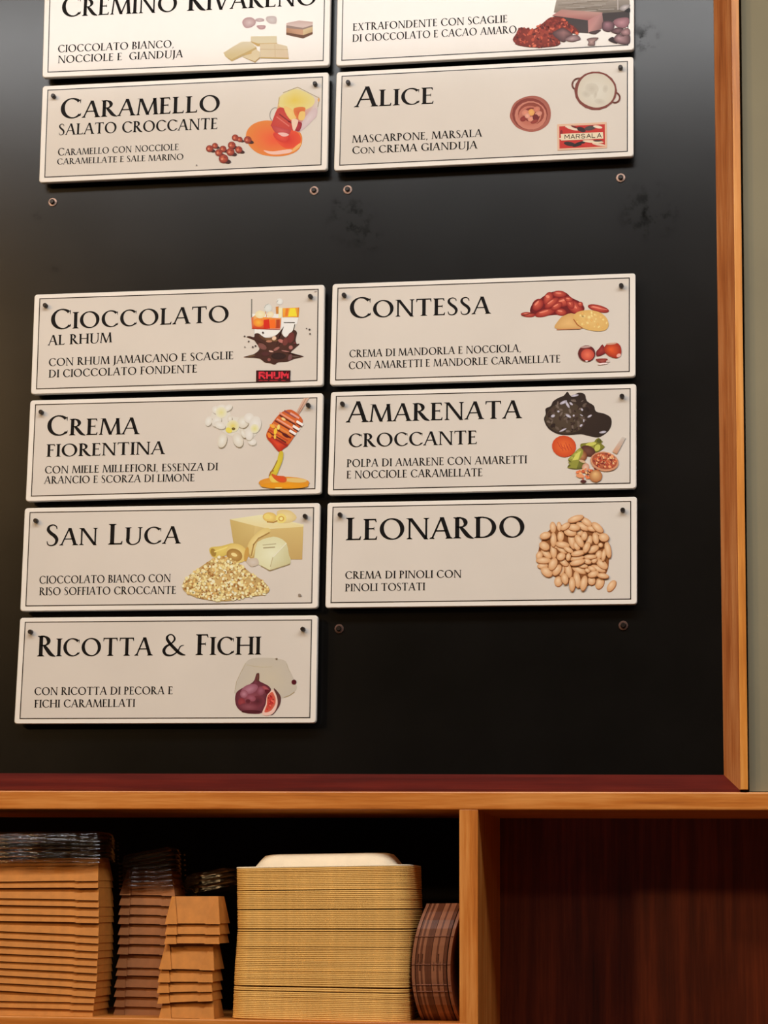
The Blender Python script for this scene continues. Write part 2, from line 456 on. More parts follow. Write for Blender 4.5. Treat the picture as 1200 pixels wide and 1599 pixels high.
# simple sans strokes for the two printed labels
SANS = {'R': [[(0, 0), (0, 1)], [(0, 1), (.45, 1), (.6, .85), (.6, .62), (.45, .5), (0, .5)], [(.3, .5), (.62, 0)]],
        'H': [[(0, 0), (0, 1)], [(.6, 0), (.6, 1)], [(0, .5), (.6, .5)]],
        'U': [[(0, 1), (0, .2), (.15, 0), (.45, 0), (.6, .2), (.6, 1)]],
        'M': [[(0, 0), (0, 1), (.36, .35), (.72, 1), (.72, 0)]],
        'A': [[(0, 0), (.33, 1), (.66, 0)], [(.12, .33), (.54, .33)]],
        'S': [[(.55, .85), (.4, 1), (.15, 1), (0, .85), (0, .65), (.12, .53), (.45, .47), (.57, .35), (.57, .15), (.42, 0), (.15, 0), (0, .15)]],
        'L': [[(0, 1), (0, 0), (.5, 0)]]}

# ------------------------------------------------------------------ flat colour print on the signs
class Picture:
    def __init__(self, ox, oy, s, white):
        self.ox, self.oy, self.s = ox, oy, s
        self.w = lin(white)
        self.v = []; self.f = []; self.c = []; self.k = 0
        self.rng = random.Random(int(ox*7+oy))
    def col(self, c):
        l = lin(c); return [min(0.92, l[i]/self.w[i]*0.68) for i in range(3)]
    def put(self, pts, col, centre=None, ccol=None, step=True):
        if step: self.k += 1
        Y = YS-0.00022-self.k*1.0e-5
        i = len(self.v)
        cols = col if isinstance(col[0], (tuple, list)) else [col]*len(pts)
        for (x, y), c in zip(pts, cols):
            self.v.append(P(self.ox+x/self.s, self.oy+y/self.s, Y)); self.c.append(self.col(c))
        n = len(pts)
        if centre is None: self.f.append(list(range(i, i+n)))
        else:
            self.v.append(P(self.ox+centre[0]/self.s, self.oy+centre[1]/self.s, Y)); self.c.append(self.col(ccol or cols[0]))
            for j in range(n): self.f.append([i+j, i+(j+1) % n, i+n])
    def poly(self, pts, col): self.put(pts, col)
    def sm(self, pts, col, ccol=None, centre=None, n=4):
        out = []; m_ = len(pts)
        for i in range(m_):
            p0, p1, p2, p3 = pts[i-1], pts[i], pts[(i+1) % m_], pts[(i+2) % m_]
            for k in range(n):
                s = k/n
                out.append(tuple(0.5*((2*p1[j])+(-p0[j]+p2[j])*s+(2*p0[j]-5*p1[j]+4*p2[j]-p3[j])*s*s+(-p0[j]+3*p1[j]-3*p2[j]+p3[j])*s**3) for j in range(2)))
        if ccol:
            if centre is None: centre = (sum(p[0] for p in pts)/m_, sum(p[1] for p in pts)/m_)
            self.put(out, col, centre, ccol)
        else: self.put(out, col)
    def ell(self, cx, cy, rx, ry, rot=0, col=(0, 0, 0), ccol=None, n=18, off=(0, 0), step=True):
        a = math.radians(rot); ca, sa = math.cos(a), math.sin(a); pts = []
        for i in range(n):
            t = 2*math.pi*i/n; x, y = rx*math.cos(t), ry*math.sin(t)
            pts.append((cx+x*ca-y*sa, cy+x*sa+y*ca))
        self.put(pts, col, (cx+off[0]*rx, cy+off[1]*ry), ccol or col, step)
    def line(self, pts, wd, col, closed=False):
        self.k += 1
        q = pts+[pts[0]] if closed else pts
        for (x0, y0), (x1, y1) in zip(q[:-1], q[1:]):
            L = math.hypot(x1-x0, y1-y0) or 1; nx, ny = -(y1-y0)/L*wd/2, (x1-x0)/L*wd/2
            ex, ey = (x1-x0)/L*wd*.3, (y1-y0)/L*wd*.3
            self.put([(x0+nx-ex, y0+ny-ey), (x1+nx+ex, y1+ny+ey), (x1-nx+ex, y1-ny+ey), (x0-nx-ex, y0-ny-ey)], col, step=False)
    def ring(self, cx, cy, rx, ry, wd, col, rot=0):
        a = math.radians(rot)
        self.line([(cx+rx*math.cos(t)*math.cos(a)-ry*math.sin(t)*math.sin(a), cy+rx*math.cos(t)*math.sin(a)+ry*math.sin(t)*math.cos(a)) for t in [2*math.pi*i/20 for i in range(20)]], wd, col, True)
    def scatter(self, inside, n, rmin, rmax, cols, asp=(0.5, 1.0)):
        xs = [p[0] for p in inside]; ys = [p[1] for p in inside]
        k0 = self.k; done = 0; tries = 0
        def hit(x, y):
            r = False; j = len(inside)-1
            for i in range(len(inside)):
                xi, yi = inside[i]; xj, yj = inside[j]
                if (yi > y) != (yj > y) and x < (xj-xi)*(y-yi)/(yj-yi)+xi: r = not r
                j = i
            return r
        while done < n and tries < n*20:
            tries += 1
            x = self.rng.uniform(min(xs), max(xs)); y = self.rng.uniform(min(ys), max(ys))
            if not hit(x, y): continue
            done += 1
            r = self.rng.uniform(rmin, rmax); c = self.rng.choice(cols)
            self.k = k0+1+done % 14
            self.ell(x, y, r, r*self.rng.uniform(*asp), self.rng.uniform(0, 180), c, tuple(min(255, q*1.12) for q in c), n=8, step=False)
        self.k = k0+16
    def sans(self, txt, x0, y0, x1, y1, h, wd, col):
        tot = sum((.72 if ch == 'M' else .62) for ch in txt)+.28*(len(txt)-1)
        pen = 0
        for ch in txt:
            for st in SANS[ch]:
                pts = []
                for a, b in st:
                    t = (pen+a)/tot
                    pts.append((x0+(x1-x0)*t, y0+(y1-y0)*t-b*h))
                self.line(pts, wd, col)
            pen += (.72 if ch == 'M' else .62)+.28
    def build(self, parent):
        return mk('picture', self.v, self.f, print_m, parent, cols=self.c)

# ------------------------------------------------------------------ sign builder
def lerp2(q, u, v):
    """q = TL, TR, BR, BL pixels"""
    a = (q[0][0]+(q[1][0]-q[0][0])*u, q[0][1]+(q[1][1]-q[0][1])*u)
    b = (q[3][0]+(q[2][0]-q[3][0])*u, q[3][1]+(q[2][1]-q[3][1])*u)
    return (a[0]+(b[0]-a[0])*v, a[1]+(b[1]-a[1])*v)
def rounded(q, inset, rad, n=4):
    """rounded quad outline, in pixels, inset and radius in pixels"""
    W = math.hypot(q[1][0]-q[0][0], q[1][1]-q[0][1]); H = math.hypot(q[3][0]-q[0][0], q[3][1]-q[0][1])
    out = []
    for (cx, cy, a0) in ((inset+rad, inset+rad, 180), (W-inset-rad, inset+rad, 270), (W-inset-rad, H-inset-rad, 0), (inset+rad, H-inset-rad, 90)):
        for i in range(n+1):
            a = math.radians(a0+90*i/n)
            out.append(lerp2(q, (cx+rad*math.cos(a))/W, (cy+rad*math.sin(a))/H))
    return out
def pin(parent, px, py, yface, r=0.0024, length=0.006, washer=None):
    c = P(px, py, yface)
    def disc(name, r0, r1, l0, l1, mat, par):
        vs = []; fs = []; n = 12
        prof = [(r0, l0), (r0, l1*.75), (r1, l1)]
        for rr, yy in prof:
            for i in range(n):
                a = 2*math.pi*i/n
                vs.append((c.x+rr*math.cos(a), yface+yy, c.z+rr*math.sin(a)))
        for k in range(2):
            for i in range(n): fs.append([k*n+i, k*n+(i+1) % n, (k+1)*n+(i+1) % n, (k+1)*n+i])
        fs.append([2*n+i for i in range(n)]); fs.append([n-1-i for i in range(n)])
        return mk(name, vs, fs, mat, par, smooth=False)
    s = disc('screw', r, r*.75, -yface if yface < -0.005 else 0.001, -length, screw_m, parent)
    if washer:
        disc('washer', r*1.75, r*1.55, 0.0, -0.0012, washer, parent)
    return s

def sign(label, quad, texts, pins, pic, thick=0.0050):
    base = P((quad[3][0]+quad[2][0])/2, (quad[3][1]+quad[2][1])/2, YS)
    t = thing('menu_sign', label, 'sign', base, 'white flavour signs pinned to the black board')
    # panel: rounded slab with softened front edge
    loops = []
    for inset, y in ((0.0, YS+thick), (0.0, YS+0.0006), (0.9, YS)):
        loops.append([P(a, b, y if inset == 0 else y) for a, b in rounded(quad, inset, 4.5)])
    # keep the slab's sides parallel: back loops reuse the x, z of the front outline
    ref = [P(a, b, YS) for a, b in rounded(quad, 0.0, 4.5)]
    vs = []
    for k, (inset, y) in enumerate(((0, YS+thick), (0, YS+0.0008))):
        vs += [Vector((p.x, y, p.z)) for p in ref]
    vs += loops[2]
    n = len(ref); fs = []
    for k in range(2):
        for i in range(n): fs.append([k*n+i, k*n+(i+1) % n, (k+1)*n+(i+1) % n, (k+1)*n+i])
    fs.append([2*n+i for i in range(n)]); fs.append([n-1-i for i in range(n)])
    mk('panel', vs, fs, panel_m, t)
    W = math.hypot(quad[1][0]-quad[0][0], quad[1][1]-quad[0][1]); H = math.hypot(quad[3][0]-quad[0][0], quad[3][1]-quad[0][1])
    l, r, tp, bt = 8.0/W, 1-9.0/W, 6.3/H, 1-7.6/H
    inner = [lerp2(quad, l, tp), lerp2(quad, r, tp), lerp2(quad, r, bt), lerp2(quad, l, bt)]
    vs = [P(a, b, YS-0.00010) for a, b in inner]
    mk('print_sheet', vs, [[3, 2, 1, 0]], sheet_m, t)
    lw = 1.5
    dx, dy = lw/W, lw/H
    inn2 = [lerp2(quad, l+dx, tp+dy), lerp2(quad, r-dx, tp+dy), lerp2(quad, r-dx, bt-dy), lerp2(quad, l+dx, bt-dy)]
    vs = [P(a, b, YS-0.00018) for a, b in inner]+[P(a, b, YS-0.00018) for a, b in inn2]
    mk('border_line', vs, [[i, (i+1) % 4, 4+(i+1) % 4, 4+i] for i in range(4)], line_m, t)
    for tx in texts: lettering(t, *tx)
    if pic: pic.build(t)
    for (a, b) in pins: pin(t, a, b, YS, r=0.0023, length=0.0055)
    return t
# ------------------------------------------------------------------ the signs and their printed pictures
W_TOP, W_MID, W_LOW = (228, 223, 216), (214, 203, 190), (204, 183, 155)

p = Picture(340, 0, 6.667, (232, 226, 218))
p.sm([(255, 235), (285, 190), (350, 180), (395, 215), (390, 255), (345, 285), (290, 290)], (206, 168, 168), (240, 218, 214))
p.ell(440, 208, 48, 20, 0, (205, 178, 178), (236, 216, 214))
p.sm([(405, 270), (450, 262), (500, 268), (488, 300), (440, 305)], (205, 160, 162), (226, 192, 190))
p.sm([(505, 180), (560, 165), (612, 180), (608, 240), (560, 248), (515, 225)], (222, 206, 202), (238, 228, 224))
p.poly([(715, 240), (850, 212), (992, 228), (990, 262), (890, 290), (720, 265)], [(226, 196, 186)]*3+[(240, 216, 206)]*3)
p.poly([(715, 262), (890, 292), (990, 260), (990, 276), (890, 308), (715, 292)], (172, 148, 136))
p.poly([(715, 292), (890, 308), (890, 366), (715, 338)], [(206, 158, 124), (226, 176, 140), (226, 176, 140), (190, 140, 104)])
p.poly([(890, 308), (990, 276), (990, 332), (890, 366)], [(240, 216, 170), (240, 216, 170), (222, 190, 140), (235, 205, 155)])
p.poly([(715, 338), (890, 366), (990, 332), (990, 354), (890, 400), (715, 362)], (122, 82, 58))
p.poly([(345, 378), (615, 374), (618, 450), (420, 456), (345, 430)], (244, 232, 194))
p.poly([(345, 428), (420, 452), (618, 447), (618, 462), (415, 482), (352, 440)], (222, 186, 116))
p.poly([(60, 548), (250, 432), (345, 432), (402, 490), (145, 618), (80, 588)], [(236, 218, 172), (246, 234, 202), (246, 234, 202), (240, 222, 178), (230, 208, 150), (230, 208, 150)])
p.poly([(80, 588), (145, 618), (402, 490), (408, 512), (148, 640)], (216, 188, 126))
p.poly([(255, 592), (400, 512), (440, 540), (440, 592), (390, 640)], (242, 224, 182))
p.poly([(255, 592), (390, 638), (442, 590), (442, 606), (392, 652)], (200, 168, 110))
p.poly([(270, 570), (360, 530), (350, 560), (300, 572)], (224, 190, 120))
p.poly([(440, 458), (610, 452), (725, 480), (742, 604), (444, 594)], [(242, 224, 186), (242, 224, 186), (244, 228, 192), (240, 214, 180), (242, 224, 186)])
p.poly([(444, 592), (742, 600), (742, 613), (444, 607)], (216, 186, 122))
p.line([(445, 512), (730, 517)], 8, (228, 202, 158)); p.line([(596, 460), (600, 596)], 8, (230, 206, 162))
PIC_CREMINO = p

p = Picture(790, 0, 5.714, (226, 224, 214))
p.poly([(470, -60), (1107, -60), (1107, 112), (880, 122), (700, 132), (430, 112), (440, 60)], [(188, 180, 166), (188, 180, 166), (120, 112, 98), (120, 112, 98), (130, 120, 104), (150, 138, 120), (170, 160, 144)])
for i in range(26):
    y = -20+i*5; x = 470+(i*97) % 420
    p.line([(x, y), (x+90+(i*31) % 120, y-4)], 5, [(196, 190, 178), (142, 132, 116), (176, 168, 152)][i % 3])
p.line([(1000, -40), (1003, 85)], 9, (214, 206, 196))
p.poly([(415, 138), (500, 84), (865, 110), (740, 182)], [(206, 142, 130), (196, 150, 138), (206, 166, 152), (176, 112, 108)])
p.poly([(415, 138), (520, 152), (735, 182), (738, 296), (640, 288), (520, 190)], [(90, 66, 60), (72, 64, 62), (78, 68, 66), (82, 70, 68), (70, 60, 58), (84, 60, 56)])
p.poly([(735, 182), (862, 110), (892, 132), (858, 258), (738, 292)], [(206, 144, 138), (196, 150, 144), (108, 88, 84), (140, 104, 100), (214, 158, 148)])
p.poly([(862, 118), (1107, 100), (1107, 205), (960, 190), (880, 250)], (72, 64, 62))
p.sm([(740, 290), (820, 268), (850, 270), (800, 305)], (84, 64, 62))
p.sm([(860, 230), (870, 195), (920, 185), (970, 205), (965, 260), (920, 285), (870, 270)], (86, 62, 66), (180, 134, 142), (905, 215))
p.sm([(965, 185), (1020, 160), (1095, 160), (1100, 215), (1060, 250), (985, 235)], (150, 104, 110), (206, 156, 160))
p.sm([(940, 280), (985, 248), (1045, 250), (1050, 275), (1000, 305)], (74, 50, 52), (150, 112, 114))
p.sm([(1025, 285), (1070, 252), (1107, 262), (1107, 312), (1050, 316)], (116, 84, 86), (206, 164, 162))
p.sm([(915, 355), (960, 330), (1000, 385), (960, 382)], (58, 44, 44))
p.sm([(965, 340), (1010, 300), (1060, 320), (1107, 310), (1107, 385), (1040, 395), (985, 375)], (84, 60, 60), (204, 164, 164), (1010, 340))
p.sm([(1012, 80), (1050, 42), (1107, 40), (1107, 60), (1060, 100)], (150, 144, 138), (228, 222, 216))
p.sm([(1060, 100), (1107, 70), (1107, 110)], (40, 36, 36))
p.sm([(725, 350), (770, 335), (830, 338), (800, 370), (795, 405), (735, 405), (740, 375)], (112, 88, 84), (206, 172, 160), (765, 375))
heap = [(66, 345), (95, 300), (130, 245), (240, 262), (320, 215), (400, 155), (500, 158), (560, 205), (620, 245), (655, 295), (560, 300), (480, 330), (480, 400), (300, 424), (130, 408), (75, 375)]
p.sm(heap, (128, 44, 32), (176, 72, 52))
p.scatter(heap, 170, 8, 20, [(196, 84, 58), (128, 44, 34), (220, 112, 82), (160, 60, 46), (96, 34, 30)], (.4, .8))
p.sm([(418, 300), (450, 272), (520, 250), (600, 308), (560, 335), (520, 375), (460, 345)], [(86, 60, 62)]*4*7, (168, 124, 120), (520, 290))
p.sm([(530, 350), (590, 315), (640, 312), (670, 345), (640, 362), (580, 372)], (120, 92, 92), (206, 176, 172), (590, 345))
PIC_EXTRA = p

p = Picture(310, 125, 6.0, W_TOP)
p.sm([(445, 520), (480, 440), (560, 392), (680, 380), (880, 430), (960, 500), (972, 580), (930, 660), (830, 705), (700, 715), (570, 690), (480, 620)], (238, 140, 58), (248, 92, 52), (720, 560))
p.sm([(700, 500), (760, 470), (900, 475), (960, 540), (930, 620), (820, 640), (740, 580)], (242, 84, 46), (222, 44, 32), (830, 560))
p.sm([(612, 658), (700, 668), (860, 648), (866, 678), (740, 698), (660, 690)], (252, 204, 184))
p.sm([(890, 640), (955, 590), (950, 625), (880, 675)], (250, 190, 110))
p.ring(716, 322, 46, 64, 7, (176, 168, 160), 10)
p.poly([(755, 160), (800, 120), (930, 66), (1132, 168), (1108, 345), (945, 490), (880, 470), (690, 430), (690, 392), (740, 262)], [(236, 222, 160), (240, 228, 180), (238, 226, 190), (232, 218, 202), (222, 204, 198), (206, 170, 172), (206, 60, 60), (206, 60, 60), (220, 84, 64), (236, 180, 110)])
p.sm([(768, 165), (820, 125), (920, 84), (1080, 160), (1060, 250), (900, 300), (760, 245)], (240, 226, 150), (240, 212, 90))
p.sm([(985, 370), (1090, 260), (1106, 335), (960, 478)], (222, 196, 196), (232, 214, 210))
p.sm([(740, 272), (800, 262), (880, 330), (884, 400), (850, 492), (690, 440), (690, 396)], (206, 62, 52), (214, 78, 60))
p.sm([(800, 250), (860, 262), (930, 330), (880, 380), (830, 330)], (246, 206, 120), (250, 214, 130))
p.sm([(900, 262), (1000, 258), (980, 330), (940, 372), (900, 320)], (232, 130, 60), (222, 96, 50))
p.sm([(950, 300), (1000, 300), (990, 370), (940, 370)], (246, 206, 120))
p.sm([(890, 395), (970, 402), (945, 480), (900, 462)], (150, 30, 44), (196, 44, 56))
p.line([(760, 320), (850, 388), (870, 400)], 12, (150, 34, 36))
p.line([(735, 345), (850, 432)], 10, (232, 120, 104))
p.sm([(690, 430), (800, 452), (860, 470), (845, 512), (780, 500), (730, 500)], (196, 62, 62), (214, 92, 86))
p.sm([(875, 370), (935, 380), (905, 470), (885, 460)], (250, 214, 186))
p.sm([(700, 505), (770, 498), (850, 520), (820, 582), (740, 560)], (224, 56, 40), (234, 84, 60))
p.sm([(745, 498), (800, 492), (850, 512), (800, 530)], (250, 196, 184))
p.line([(795, 118), (930, 66), (1132, 168), (1120, 250)], 5, (176, 160, 120)); p.line([(757, 165), (752, 225)], 5, (190, 160, 110))
p.ell(1128, 185, 10, 18, 0, (232, 176, 110))
for (x, y, r) in ((345, 540, 32), (388, 556, 26), (462, 560, 36), (155, 615, 28), (105, 642, 34), (230, 645, 32), (312, 610, 36), (190, 680, 34), (300, 672, 38), (378, 652, 34), (235, 736, 44)):
    p.ell(x+r*.7, y+r*.55, r*.9, r*.45, 10, (66, 26, 22))
    p.ell(x, y, r, r*.95, 0, (132, 36, 24), (222, 104, 66), off=(-.2, -.15))
    p.ell(x+r*.3, y-r*.3, r*.3, r*.22, 20, (150, 50, 34)); p.ell(x-r*.3, y+r*.1, r*.25, r*.2, 0, (234, 150, 116))
p.ell(-18+0, 797, 6, 5, 0, (110, 100, 96))
PIC_CARAMELLO = p

p = Picture(780, 90, 5.4545, W_TOP)
p.sm([(92, 480), (130, 385), (230, 332), (330, 330), (410, 380), (440, 470), (420, 560), (350, 615), (260, 632), (160, 600), (105, 540)], (176, 96, 78), (214, 140, 118))
p.ell(262, 480, 152, 136, 0, (140, 56, 42), (170, 84, 64))
p.ell(268, 492, 136, 122, 0, (214, 136, 112), (196, 104, 82))
p.ell(272, 478, 112, 96, 0, (150, 66, 48), (178, 88, 66))
p.ell(262, 494, 96, 84, 0, (206, 122, 98), (190, 96, 76))
p.ell(276, 486, 74, 62, 0, (136, 48, 38), (160, 66, 52))
p.sm([(245, 460), (270, 438), (305, 450), (290, 490), (255, 492)], (240, 168, 90), (246, 184, 104))
for (x, y, a, b, c) in ((320, 440, 30, 24, (206, 124, 98)), (335, 478, 32, 22, (214, 142, 120)), (222, 470, 30, 26, (216, 138, 112)), (205, 522, 28, 22, (142, 48, 38)), (268, 522, 26, 22, (224, 146, 120)), (312, 512, 26, 30, (112, 30, 28)), (240, 496, 22, 22, (226, 160, 136)), (300, 545, 34, 16, (150, 60, 46))):
    p.ell(x, y, a, b, -20, c, tuple(min(255, int(v*1.12)) for v in c))
p.ring(672, 225, 52, 46, 15, (140, 90, 76), -40); p.ring(985, 340, 42, 44, 15, (140, 80, 66), -30)
p.ell(822, 282, 182, 166, 0, (132, 64, 52), (160, 90, 76))
p.sm([(668, 290), (690, 205), (745, 150), (820, 134), (900, 150), (968, 215), (985, 280), (962, 360), (900, 410), (820, 425), (740, 400), (685, 355)], (226, 216, 194), (236, 230, 212))
for (x, y, a, b) in ((790, 265, 60, 50), (905, 265, 24, 34), (820, 310, 16, 40), (740, 310, 40, 30), (860, 375, 50, 26)): p.ell(x, y, a, b, 10, (224, 216, 196), (212, 202, 182))
p.poly([(495, 568), (915, 549), (918, 770), (498, 791)], (238, 194, 160))
p.poly([(512, 586), (900, 567), (902, 756), (514, 775)], (206, 50, 40))
for (x, y, a, b, r, c) in ((620, 600, 60, 14, 15, (244, 224, 196)), (700, 612, 40, 20, 20, (60, 34, 34)), (775, 600, 50, 20, -10, (84, 70, 66)), (840, 590, 40, 12, 10, (246, 228, 200)), (560, 610, 26, 18, 0, (206, 50, 40)), (600, 735, 50, 18, 10, (56, 40, 38)), (680, 735, 60, 16, -20, (44, 32, 30)), (800, 715, 90, 12, 4, (246, 226, 190)), (850, 740, 60, 10, 10, (240, 210, 180)), (560, 690, 50, 10, 0, (250, 230, 200)), (530, 640, 12, 24, 0, (150, 30, 30)), (840, 708, 40, 7, 0, (70, 50, 44)), (640, 590, 30, 8, 20, (120, 40, 36)), (750, 745, 50, 12, 8, (214, 60, 50))):
    p.ell(x, y, a, b, r, c)
p.poly([(524, 650), (884, 634), (888, 690), (528, 706)], (246, 226, 190))
p.sans('MARSALA', 560, 692, 868, 678, 34, 6, (66, 50, 34))
PIC_ALICE = p

p = Picture(380, 440, 9.408, W_MID)
p.poly([(130, 470), (560, 470), (545, 770), (300, 830), (165, 760)], (238, 230, 214))
p.poly([(560, 520), (815, 520), (790, 610), (690, 780), (600, 810), (560, 700)], (236, 228, 214))
p.line([(125, 258), (122, 520)], 13, (92, 88, 78)); p.line([(162, 690), (162, 830)], 9, (200, 190, 176))
p.poly([(120, 530), (180, 488), (300, 520), (560, 536), (545, 690), (130, 690)], [(214, 70, 30), (240, 190, 110), (240, 150, 60), (226, 140, 70), (206, 76, 30), (206, 50, 26)])
p.ell(225, 600, 78, 62, 10, (238, 130, 40), (246, 178, 60)); p.poly([(300, 560), (380, 548), (390, 690), (300, 690)], (214, 40, 18)); p.poly([(390, 560), (470, 552), (475, 680), (395, 690)], (246, 108, 30)); p.poly([(485, 556), (540, 552), (535, 672), (485, 680)], (180, 64, 28))
p.line([(130, 690), (540, 702)], 10, (166, 48, 22))
p.ell(250, 480, 74, 58, 0, (234, 214, 160), (240, 226, 184)); p.ell(365, 385, 58, 58, 0, (216, 212, 196), (228, 222, 206)); p.ell(400, 480, 50, 45, 0, (238, 214, 166), (238, 226, 190))
p.line([(312, 385), (330, 345), (372, 325)], 8, (176, 170, 156)); p.line([(325, 440), (345, 500), (330, 530)], 9, (224, 150, 70))
p.poly([(478, 370), (520, 360), (515, 470), (485, 475)], (206, 132, 56)); p.ell(535, 290, 46, 48, 0, (224, 216, 200), (234, 228, 212)); p.line([(492, 300), (510, 276)], 9, (160, 154, 140))
p.poly([(520, 380), (575, 385), (570, 520), (520, 530)], (240, 226, 170))
p.poly([(580, 388), (825, 378), (815, 520), (580, 520)], [(238, 170, 60), (226, 150, 50), (232, 160, 50), (236, 150, 50)])
p.poly([(690, 390), (765, 388), (790, 505), (660, 510)], (240, 214, 50)); p.line([(810, 384), (800, 515)], 16, (206, 120, 40)); p.poly([(625, 390), (670, 390), (650, 505), (615, 505)], (230, 120, 40))
p.line([(600, 598), (755, 598)], 12, (74, 68, 58)); p.line([(760, 625), (735, 720)], 12, (80, 70, 56))
p.sm([(5, 1108), (80, 1085), (165, 1058), (240, 985), (195, 905), (140, 835), (50, 812), (90, 798), (160, 812), (172, 762), (232, 760), (300, 812), (390, 822), (470, 792), (530, 740), (600, 652), (556, 720), (575, 775), (628, 818), (690, 782), (735, 712), (768, 716), (790, 752), (770, 850), (785, 912), (828, 910), (792, 948), (742, 992), (702, 1032), (722, 1072), (800, 1085), (892, 1096), (740, 1135), (650, 1172), (520, 1180), (460, 1217), (400, 1195), (320, 1186), (250, 1132), (160, 1115)], (68, 36, 26), (78, 42, 30), (470, 980), n=3)
for (x, y, a, b, r, c) in ((400, 850, 110, 22, 8, (112, 76, 44)), (380, 875, 46, 16, 0, (176, 116, 88)), (455, 830, 30, 34, 60, (226, 186, 150)), (555, 870, 46, 26, 20, (178, 106, 92)), (620, 880, 40, 60, 20, (112, 52, 44)), (700, 820, 50, 80, 15, (106, 46, 40)), (410, 1022, 36, 12, 10, (206, 160, 140)), (490, 985, 50, 20, -30, (150, 92, 80)), (700, 965, 30, 30, 40, (168, 102, 90)), (620, 1020, 60, 10, 10, (160, 104, 92)), (280, 950, 70, 40, 30, (120, 72, 62)), (380, 1145, 24, 24, 0, (140, 80, 70)), (690, 1110, 30, 50, 20, (110, 70, 66)), (520, 1090, 110, 50, 0, (46, 24, 20)), (330, 1060, 60, 34, 0, (78, 38, 34)), (280, 820, 60, 20, 40, (92, 58, 34)), (760, 900, 22, 16, 0, (96, 44, 40)), (120, 1090, 60, 12, -10, (104, 76, 48)), (770, 1100, 60, 12, 5, (88, 70, 56))):
    p.ell(x, y, a, b, r, c, tuple(int(v*1.1) for v in c))
for (x, y, r) in ((20, 800, 12), (80, 876, 12), (24, 958, 9), (140, 958, 13), (180, 942, 13), (930, 685, 9), (975, 702, 14), (982, 766, 12), (290, 746, 14)): p.ell(x, y, r, r, 0, (72, 58, 52))
p.poly([(190, 1302), (695, 1302), (690, 1470), (188, 1470)], (58, 8, 12))
p.sans('RHUM', 240, 1418, 655, 1412, 84, 27, (226, 46, 60))
for i, x in enumerate((260, 330, 420, 480, 590)): p.ell(x, 1450, 36, 9, 0, (150, 30, 36))
p.ell(1060, 135, 22, 8, -20, (206, 190, 176))
PIC_CIOCCOLATO = p

p = Picture(310, 610, 6.3158, W_MID)
p.sm([(120, 270), (160, 190), (230, 140), (300, 180), (330, 250), (420, 270), (480, 330), (560, 300), (590, 380), (540, 460), (440, 440), (380, 460), (300, 440), (230, 400), (170, 360)], (222, 210, 190), (228, 218, 198))
for (x, y, a, b, r) in ((170, 190, 34, 40, -30), (230, 170, 50, 34, 0), (290, 170, 50, 30, -30), (100, 300, 34, 50, 20), (180, 300, 44, 60, 30), (210, 340, 60, 36, 20)): p.ell(x+5, y+10, a, b, r, (164, 150, 128)); p.ell(x, y, a, b, r, (222, 210, 190), (234, 226, 210))
p.ell(225, 215, 56, 56, 0, (230, 220, 190), (226, 214, 140))
for (x, y, a, b, r) in ((310, 275, 24, 34, 10), (440, 310, 56, 60, 30), (235, 490, 46, 74, 15), (390, 485, 50, 74, -20), (440, 420, 24, 50, -25)): p.ell(x+4, y+11, a, b, r, (150, 132, 104)); p.ell(x, y, a, b, r, (218, 204, 180), (234, 226, 208))
p.ell(340, 350, 62, 60, 0, (228, 218, 180), (226, 204, 96)); p.ell(300, 390, 34, 26, 30, (232, 212, 90)); p.ell(346, 376, 18, 14, 0, (112, 92, 36))
for (x, y, a, b, r) in ((500, 270, 50, 50, 0), (560, 330, 60, 80, 10), (530, 505, 42, 32, 10), (500, 430, 40, 60, 0)): p.ell(x+3, y+8, a, b, r, (190, 176, 150)); p.ell(x, y, a, b, r, (224, 212, 194), (234, 226, 210))
p.ell(555, 375, 44, 46, 0, (230, 220, 188), (224, 214, 130))
p.poly([(955, 235), (1038, 74), (1096, 70), (985, 245)], [(206, 158, 130), (222, 184, 156), (206, 168, 142), (190, 130, 100)]); p.line([(1062, 78), (975, 235)], 7, (180, 128, 100))
p.sm([(870, 192), (940, 198), (1028, 285), (1000, 360), (900, 520), (840, 570), (800, 604), (740, 540), (672, 462), (690, 380), (790, 240)], (206, 92, 40), (230, 120, 44), (800, 420))
p.sm([(672, 440), (760, 470), (885, 530), (840, 572), (802, 606), (740, 545)], (176, 40, 26), (226, 74, 40))
import math as _m
for i, (x, y, L, c) in enumerate(((905, 232, 125, (150, 70, 66)), (950, 245, 90, (226, 160, 140)), (880, 290, 175, (92, 34, 30)), (875, 262, 165, (232, 152, 120)), (860, 330, 190, (236, 160, 130)), (850, 352, 215, (110, 36, 28)), (830, 385, 215, (226, 140, 70)), (815, 408, 220, (104, 30, 22)), (790, 440, 210, (196, 70, 40)), (775, 458, 200, (112, 34, 24)), (800, 500, 160, (150, 36, 28)))):
    a = _m.radians(31); dx, dy = _m.cos(a)*L/2, _m.sin(a)*L/2
    p.line([(x-dx, y-dy), (x+dx, y+dy)], 15 if i > 1 else 18, c)
for (x, y) in ((1000, 325), (965, 370), (930, 415)):
    p.line([(x-26, y-20), (x+26, y+12)], 24, (244, 232, 224)); p.line([(x-30, y+2), (x+20, y+30)], 9, (70, 24, 24))
for (x, y, a, b, r, c) in ((790, 360, 14, 26, 10, (250, 214, 110)), (760, 400, 16, 34, 10, (250, 196, 60)), (755, 455, 12, 22, 0, (248, 190, 70)), (730, 350, 30, 16, 30, (246, 170, 60)), (860, 440, 40, 16, 31, (90, 20, 20)), (840, 280, 24, 12, 31, (250, 206, 130)), (795, 395, 12, 10, 0, (120, 34, 16)), (700, 440, 18, 30, -20, (238, 130, 40))): p.ell(x, y, a, b, r, c)
